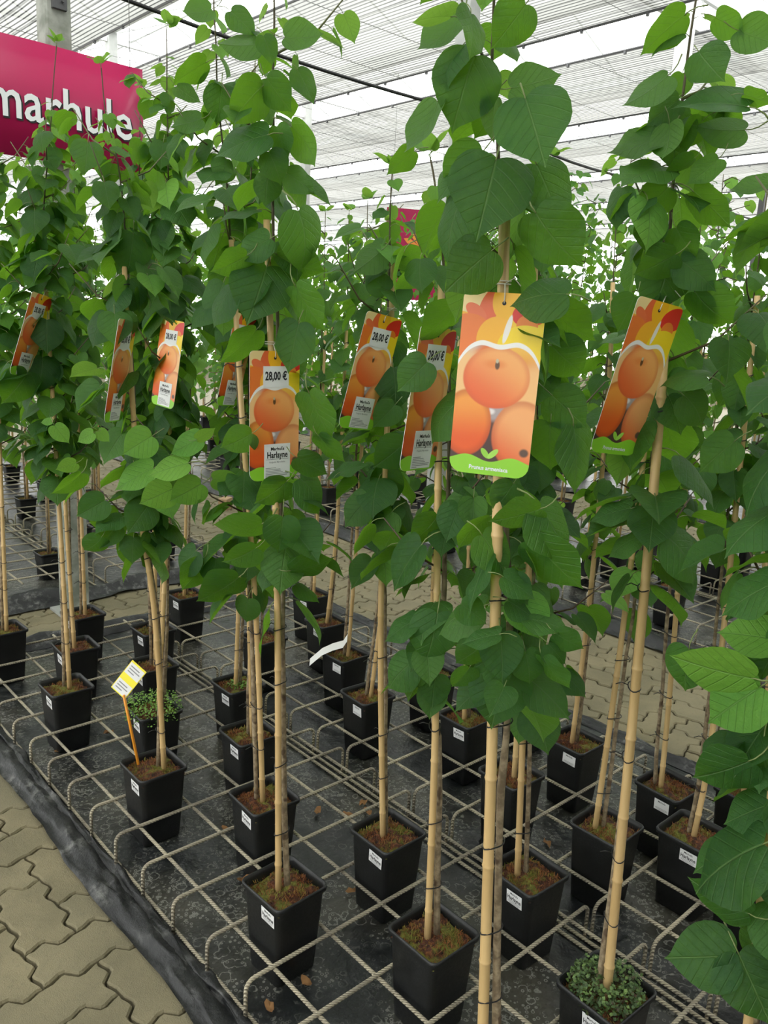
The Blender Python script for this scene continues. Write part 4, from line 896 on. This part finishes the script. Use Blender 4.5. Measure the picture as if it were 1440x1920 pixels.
mb=MB(); loft(mb,[[(x*.11,y*.07,z) for x,y in ((-.5,-.5),(.5,-.5),(.56,0),(.5,.5),(-.5,.5),(-.53,.1))] for z in (0,.09)],0,True,True); mb.build('wood_block',M['wood'],smooth=False,label='pale wooden block lying on the paved aisle',cat='block',loc=(2.5,4.36,0),rot=(0,0,.6))
# dry leaves on the film
DRY=[(.234,.538),(.055,.15),(.286,1.493),(.582,.666),(.644,.601),(.72,.614),(.158,.152),(.436,.326),(1.019,.129),(.316,.754),(.102,1.48),(.70,.57),(.26,.50)]
def dry_mesh(seed):
    rd=random.Random(seed); k=10; V=[(0,0,.006)]
    for ring in (.5,1):
        for i in range(k):
            a=i*2*math.pi/k; r=ring*(.017 if i not in (0,) else .026)*rd.uniform(.8,1.15); V.append((r*math.cos(a),r*.62*math.sin(a),rd.uniform(0,.012)*ring+.002))
    F=[(0,1+i,1+(i+1)%k) for i in range(k)]+[(1+i,1+k+i,1+k+(i+1)%k,1+(i+1)%k) for i in range(k)]; return mesh('dry_leaf',V,F,[M['dry']])
DM=[dry_mesh(i) for i in range(3)]
for i,(x,y) in enumerate(DRY): link('dry_leaf',DM[i%3],label='curled brown dry leaf lying on the black film',cat='leaf',group='dry leaves on the film',loc=(x,y,.012),rot=(0,0,i*1.3))
# ---------------------------------------------------------------- posts, banner, cable
PN=[0]
def post(x,y,mat,w=.11,h=4.29):
    PN[0]+=1
    mb=MB(); c=.008; s=w/2
    ring=lambda z:[(a,b,z) for a,b in ((s-c,-s),(s,-s+c),(s,s-c),(s-c,s),(-s+c,s),(-s,s-c),(-s,-s+c),(-s+c,-s))]
    loft(mb,[ring(0),ring(h)],0,True,True); root=link('trim_%d'%PN[0],None,kind='structure',loc=(x,y,0)); mb.build('shaft',mat,root,smooth=False)
    mb=MB(); mb.box(-.09,.09,-.09,.09,0,.012); mb.build('foot_plate',M['post'],root,smooth=False)
    mb=MB(); mb.box(-.03,.03,-s-.02,-s,2.70,2.76); mb.tube([(.01,-s-.02,2.73),(.01,-s-.035,2.73)],.006,6); mb.build('cable_clip',M['dark'],root,smooth=False)
for x,y,mt,w in ((.68,2.79,'cpost',.11),(3.24,2.79,'post',.11),(5.79,2.79,'white',.11),(8.35,2.79,'post',.11),(.68,7.9,'post',.1),(3.24,7.9,'post',.1),(5.79,7.9,'post',.1),(8.35,7.9,'post',.1),(12.85,5.2,'dark',.09),(10.9,7.9,'post',.1)): post(x,y,M[mt],w)
g=link('hanging_banner',None,label='magenta banner with white marhule lettering hung across the bay',cat='banner',loc=(0,2.70,2.085))
mb=MB(); V=[];n_=24
for i in range(n_+1):
    x=-1.25+2.29*i/n_; wv=.006*math.sin(i*.9)
    for z in (0,.46):
        for t in (0,.006): V.append((x,wv+t,z))
F=[]
for i in range(n_):
    a=i*4; F+=[(a,a+4,a+6,a+2),(a+1,a+3,a+7,a+5),(a,a+1,a+5,a+4),(a+2,a+6,a+7,a+3)]
F+=[(0,2,3,1),(n_*4,n_*4+1,n_*4+3,n_*4+2)]; mb.add(V,F); mb.build('banner_sheet',M['magenta'],g)
tm=text_mesh('marhule',.22,M['letter'],1,.0025,'LEFT'); xs=[v.co.x for v in tm.vertices]; sc=.615/(max(xs)-min(xs))
t=link('lettering',tm,g,loc=(.365-min(xs)*sc,-.011,.150),rot=(math.pi/2,0,0)); t.scale=(sc,1.0,1)
tm2=text_mesh('marhule',.22,M['ink'],1,.0055,'LEFT'); t=link('letter_shadow',tm2,g,loc=(.370-min(xs)*sc,-.0085,.146),rot=(math.pi/2,0,0)); t.scale=(sc,1,1)
mb=MB()
for x in (-1.2,-.4,.4,.98): mb.tube([(x,.003,.455),(x,.003,1.82)],.0015,5)
mb.build('hanger_wire',M['wire'],g)
g=link('hanging_banner',None,label='distant magenta sign with orange flower print glimpsed between trees',cat='banner',loc=(5.35,5.3,1.75)); g.rotation_euler=(0,0,-.5)
mb=MB(); mb.box(-.35,.35,0,.01,0,.9); mb.build('banner_sheet',M['magenta'],g,smooth=False)
mb=MB()
for i in range(9):
    a=i*.698; mb.add([(-.0,-.004,.55),(.12*math.cos(a-.25),-.004,.55+.12*math.sin(a-.25)),(.17*math.cos(a),-.004,.55+.17*math.sin(a)),(.12*math.cos(a+.25),-.004,.55+.12*math.sin(a+.25))],[(0,1,2,3)])
mb.build('flower_print',plain('orange_print',(.85,.30,.05),.5),g,smooth=False)
mb=MB(); mb.tube([(-.3,.005,.9),(-.3,.005,2.15)],.0015,5); mb.tube([(.3,.005,.9),(.3,.005,2.15)],.0015,5); mb.build('hanger_wire',M['wire'],g)
pts=[]
for i in range(60):
    x=-1.9+i*.25; s=((x-.68)/2.555)%1; pts.append((x,2.726,2.86-.014*(x+1)-.10*4*s*(1-s)*(.35 if x<3 else 1)))
mb=MB(); mb.tube(pts,.0095,8); mb.build('black_cable',M['cable'],label='black cable strung from post to post under the shade screens',cat='cable')
# ---------------------------------------------------------------- roof: shade screens, gutters, glazing bars
ceil=link('ceiling',None,kind='structure'); ZC=3.92
gx=[.68+2.555*k for k in range(-4,8)]
for k in range(len(gx)-1):
    x0,x1=gx[k]+.09,gx[k+1]-.56; V=[];F=[]; nx,ny=24,30
    for j in range(ny+1):
        for i in range(nx+1):
            x=x0+(x1-x0)*i/nx; y=-5+27*j/ny; V.append((x,y,ZC-.012*math.sin(math.pi*i/nx)-.02*abs(mnoise.noise((x*3,y*.4,2)))))
    for j in range(ny):
        for i in range(nx): a=j*(nx+1)+i; F.append((a,a+1,a+nx+2,a+nx+1))
    s=link('shade_screen',mesh('shade_screen',V,F,[M['screen']]),ceil)
    for x in (x0,x1):
        mb=MB(); mb.tube([(x,-5,ZC-.01),(x,22,ZC-.01)],.011,6)
        for q in range(45): y=-5+q*.6; mb.box(x-.010,x+.010,y-.010,y+.010,ZC-.038,ZC-.005)
        mb.build('screen_rail',M['dark'],ceil,smooth=False)
for y in [-4+.85*i for i in range(30)]:
    mb=MB(); mb.tube([(gx[0],y,ZC-.085),(gx[-1],y+.02,ZC-.085)],.0022,4); mb.build('support_wire',M['wire'],ceil)
for k,x in enumerate(gx):
    mb=MB(); mb.box(x-.05,x+.05,-5,22,4.30,4.42); mb.build('trim_gutter',M['white'],ceil,smooth=False)
    if k<len(gx)-1:
        r=x+1.2775; mb=MB()
        for q in range(28):
            y=-5+q; mb.tube([(x,y,4.42),(r,y,4.95),(gx[k+1],y,4.42)],.012,4)
        mb.tube([(r,-5,4.95),(r,22,4.95)],.018,5); mb.build('glazing_bar',M['white'],ceil,smooth=False)
        for a,b,z0,z1 in ((x,r,4.43,4.96),(r,gx[k+1],4.96,4.43)): link('roof_pane',mesh('roof_pane',[(a,-5,z0),(b,-5,z1),(b,22,z1),(a,22,z0)],[(0,1,2,3)],[M['glass']],smooth=False),ceil)
for y in (-2.3,2.79,7.9,13):
    mb=MB(); mb.box(gx[0],gx[-1],y-.02,y+.02,4.20,4.24); mb.box(gx[0],gx[-1],y-.02,y+.02,3.955,3.985)
    for q in range(int((gx[-1]-gx[0])/.32)):
        xx=gx[0]+q*.32; mb.tube([(xx,y,3.97),(xx+.16,y,4.22)],.008,4); mb.tube([(xx+.16,y,4.22),(xx+.32,y,3.97)],.008,4)
    mb.build('roof_truss',M['white'],ceil,smooth=False)
def glasswall(name,p0,p1,nb,h=4.3):
    p0=Vector(p0);p1=Vector(p1); d=(p1-p0); root=link(name,None,kind='structure')
    for i in range(nb):
        a=p0+d*(i/nb); b=p0+d*((i+1)/nb); link('pane',mesh('pane',[(a.x,a.y,.4),(b.x,b.y,.4),(b.x,b.y,h),(a.x,a.y,h)],[(0,1,2,3)],[M['glass']],smooth=False),root)
        mb=MB(); mb.tube([(a.x,a.y,0),(a.x,a.y,h)],.03,4); mb.build('mullion',M['white'],root,smooth=False)
    for z in (.4,1.6,2.9,h):
        mb=MB(); mb.tube([(p0.x,p0.y,z),(p1.x,p1.y,z)],.03,4); mb.build('transom',M['white'],root,smooth=False)
    mb=MB(); e=Vector((-d.y,d.x)).normalized()*.08; mb.add([(p0.x,p0.y,-.05),(p1.x,p1.y,-.05),(p1.x,p1.y,.4),(p0.x,p0.y,.4),(p0.x+e.x,p0.y+e.y,-.05),(p1.x+e.x,p1.y+e.y,-.05),(p1.x+e.x,p1.y+e.y,.4),(p0.x+e.x,p0.y+e.y,.4)],[(0,1,2,3),(7,6,5,4),(3,2,6,7),(0,4,5,1)]); mb.build('plinth',M['farground'],root,smooth=False)
glasswall('wall_back',(-8,16),(18,16),16)
glasswall('wall_left',(-8,-5.15),(-8,16),14)
glasswall('wall_right',(18,16),(18,-6),14)
mb=MB(); mb.box(-9.5,18,-5.3,-5.15,-.05,4.3); mb.build('wall_front_light_block',plain('grey_light_block',(.30,.31,.31),.6),smooth=False,kind='structure')  # opaque wall added out of view behind the camera to block light
# ---------------------------------------------------------------- trees of the beds farther back
def simple_leaf(V,F,base,y,nn,L,UV):
    R=rot_from(y,nn); b=len(V)
    for x,yy,z in ((0,0,0),(.3,.02,.02),(.45,.3,-.02),(.28,.7,-.09),(0,1,-.18),(-.28,.7,-.09),(-.45,.3,-.02),(-.3,.02,.02),(0,.35,.03),(0,.7,-.05)):
        V.append(base+R@Vector((x*L,yy*L,z*L))); UV.append((.5+x,yy))
    F.extend([(b,b+1,b+2,b+8),(b+8,b+2,b+3,b+9),(b+9,b+3,b+4),(b,b+8,b+6,b+7),(b+8,b+9,b+5,b+6),(b+9,b+4,b+5)])
def far_proto(seed,h,n,mat,spread,ls,narrow=1.0):
    rd=random.Random(seed); parts=[]
    mb=MB(); P=[Vector((0,0,.12)),Vector((rd.uniform(-.02,.02),0,h*.4)),Vector((rd.uniform(-.04,.04),rd.uniform(-.04,.04),h*.75)),Vector((rd.uniform(-.06,.06),rd.uniform(-.06,.06),h))]; P=smoothpts(P,3)
    mb.tube(P,[.007*(1-.8*i/len(P)) for i in range(len(P))],6); parts.append(('trunk',mesh('trunk',mb.v,mb.f,[M['bark']]),None))
    mb=MB(); mb.tube([(.02,.01,.12),(.022,.012,.6),(.01+rd.uniform(-.03,.03),.02,min(h*.72,1.5))],[.008,.0078,.007],8); parts.append(('bamboo_cane',mesh('bamboo_cane',mb.v,mb.f,[M['bamboo']]),None))
    V=[];F=[];UV=[];mb=MB()
    for i in range(n):
        t=(i+rd.random())/n; z=h*.32+(h*.68)*t; N=poly_at([tuple(q) for q in P],z); az=i*2.4+rd.uniform(-.6,.6); o=Vector((math.cos(az),math.sin(az),0)); rr=spread*rd.random()**.8*(1-.45*t); B=N+o*rr+Vector((0,0,rr*.5*rd.random()))
        if i%6==0: mb.tube([N,N+o*rr*.5+Vector((0,0,.02)),B],[.003,.0025,.0015],4)
        dr=rd.uniform(.1,1.2); y=(o*math.cos(dr)+Vector((rd.uniform(-.4,.4),rd.uniform(-.4,.4),-math.sin(dr)))).normalized(); simple_leaf(V,F,B,y,Vector((rd.uniform(-.5,.5),rd.uniform(-.5,.5),1)),rd.uniform(*ls),UV)
    m=mesh('foliage',[tuple(q) for q in V],F,[M[mat]],None,True,UV); parts.append(('foliage',m,'stuff')); parts.append(('branches',mesh('branches',mb.v,mb.f,[M['bark']]),'stuff'))
    return parts
PROT=[far_proto(1,2.1,170,'farleaf',.22,(.05,.085)),far_proto(2,1.9,150,'farleaf',.2,(.05,.08)),far_proto(3,2.35,200,'farleaf',.26,(.045,.08)),far_proto(4,2.0,190,'leaf',.24,(.04,.07)),far_proto(5,2.25,240,'farleaf',.3,(.04,.07))]
def far_tree(x,y,pi,s,label,group,kind=0,single=False):
    # stand the pot in a free cell of the rack under it, at least two cells from the next pot
    near=[(math.hypot(cx-x,cy-y),cx,cy) for cx,cy in CELLS if all(math.hypot(cx-a,cy-b)>.3 for a,b in TAKEN)]
    near=min(near) if near else (9,0,0)
    if near[0]<.45: x,y=near[1:]
    elif any(abs(x-cx)<.18 and abs(y-cy)<.18 for cx,cy in CELLS): return None
    TAKEN.append((x,y))
    root=link('potted_fruit_tree',None,label=label,cat='potted tree',group=group,loc=(x,y,.01)); rz=random.uniform(0,6.28)
    pot=link('pot',POTS if kind else POT,root,rot=(0,0,random.uniform(-.05,.05))); link('soil',(SOILS if kind else SOIL)[random.randrange(2)],pot); link('moss',MOSSS[0] if kind else MOSS[0],pot,kind='stuff')
    for nm,m,kd in PROT[pi]:
        if single and nm=='foliage': continue
        o=link(nm,m,root,rot=(0,0,rz),kind=kd); o.scale=(1,1,s)
    if single:
        rd=random.Random(int(x*1000+y*77)); hh=(2.1,1.9,2.35,2.0,2.25)[pi]*s
        for i in range(115):
            t=(i+rd.random())/115; az=i*2.4+rd.uniform(-.6,.6); ov=Vector((math.cos(az),math.sin(az),0)); rr=.24*rd.random()**.8*(1-.45*t)
            put_leaf(root,root.location+Vector((0,0,hh*(.32+.68*t)))+ov*rr,ov,rd.uniform(.045,.085),rd,young=rd.random()<.15+.3*(t>.85))
    if not kind and random.random()<.6: sticker_parts(pot,random.uniform(-.1,.1),0,'Harlayne' if x<2 else 'Lesana')
    return root
rows=[]
for i in range(4):
    for j in range(6): rows.append((3.10+.16*2*i+(.16 if j%2 else 0)*1,-1.1+j*.52+.05*i))
for x,y in rows: far_tree(x,y,random.randrange(5),random.uniform(.92,1.1),'leafy young fruit tree in black pot on the rack across the aisle','trees across the aisle',single=True)
for i in range(4):
    for j in range(9): far_tree(3.12+.45*i+(.22 if j%2 else 0),2.35+j*.72,random.randrange(5),random.uniform(.95,1.15),'leafy young fruit tree farther down the bed across the aisle','trees farther down the aisle bed')
for i in range(4):
    for j in range(10): far_tree(5.95+.46*i+(.23 if j%2 else 0),-1.4+j*1.06,random.randrange(5),random.uniform(.98,1.1),'distant leafy fruit tree in the farthest bed','trees in the farthest bed')
for i in range(8):
    for j in range(7):
        if (i+j)%2: continue
        far_tree(-.55+.32*i,3.35+j*.48,random.randrange(5),random.uniform(.88,1.02),'fruit tree in small mossy pot behind the concrete post','trees behind the concrete post',1)
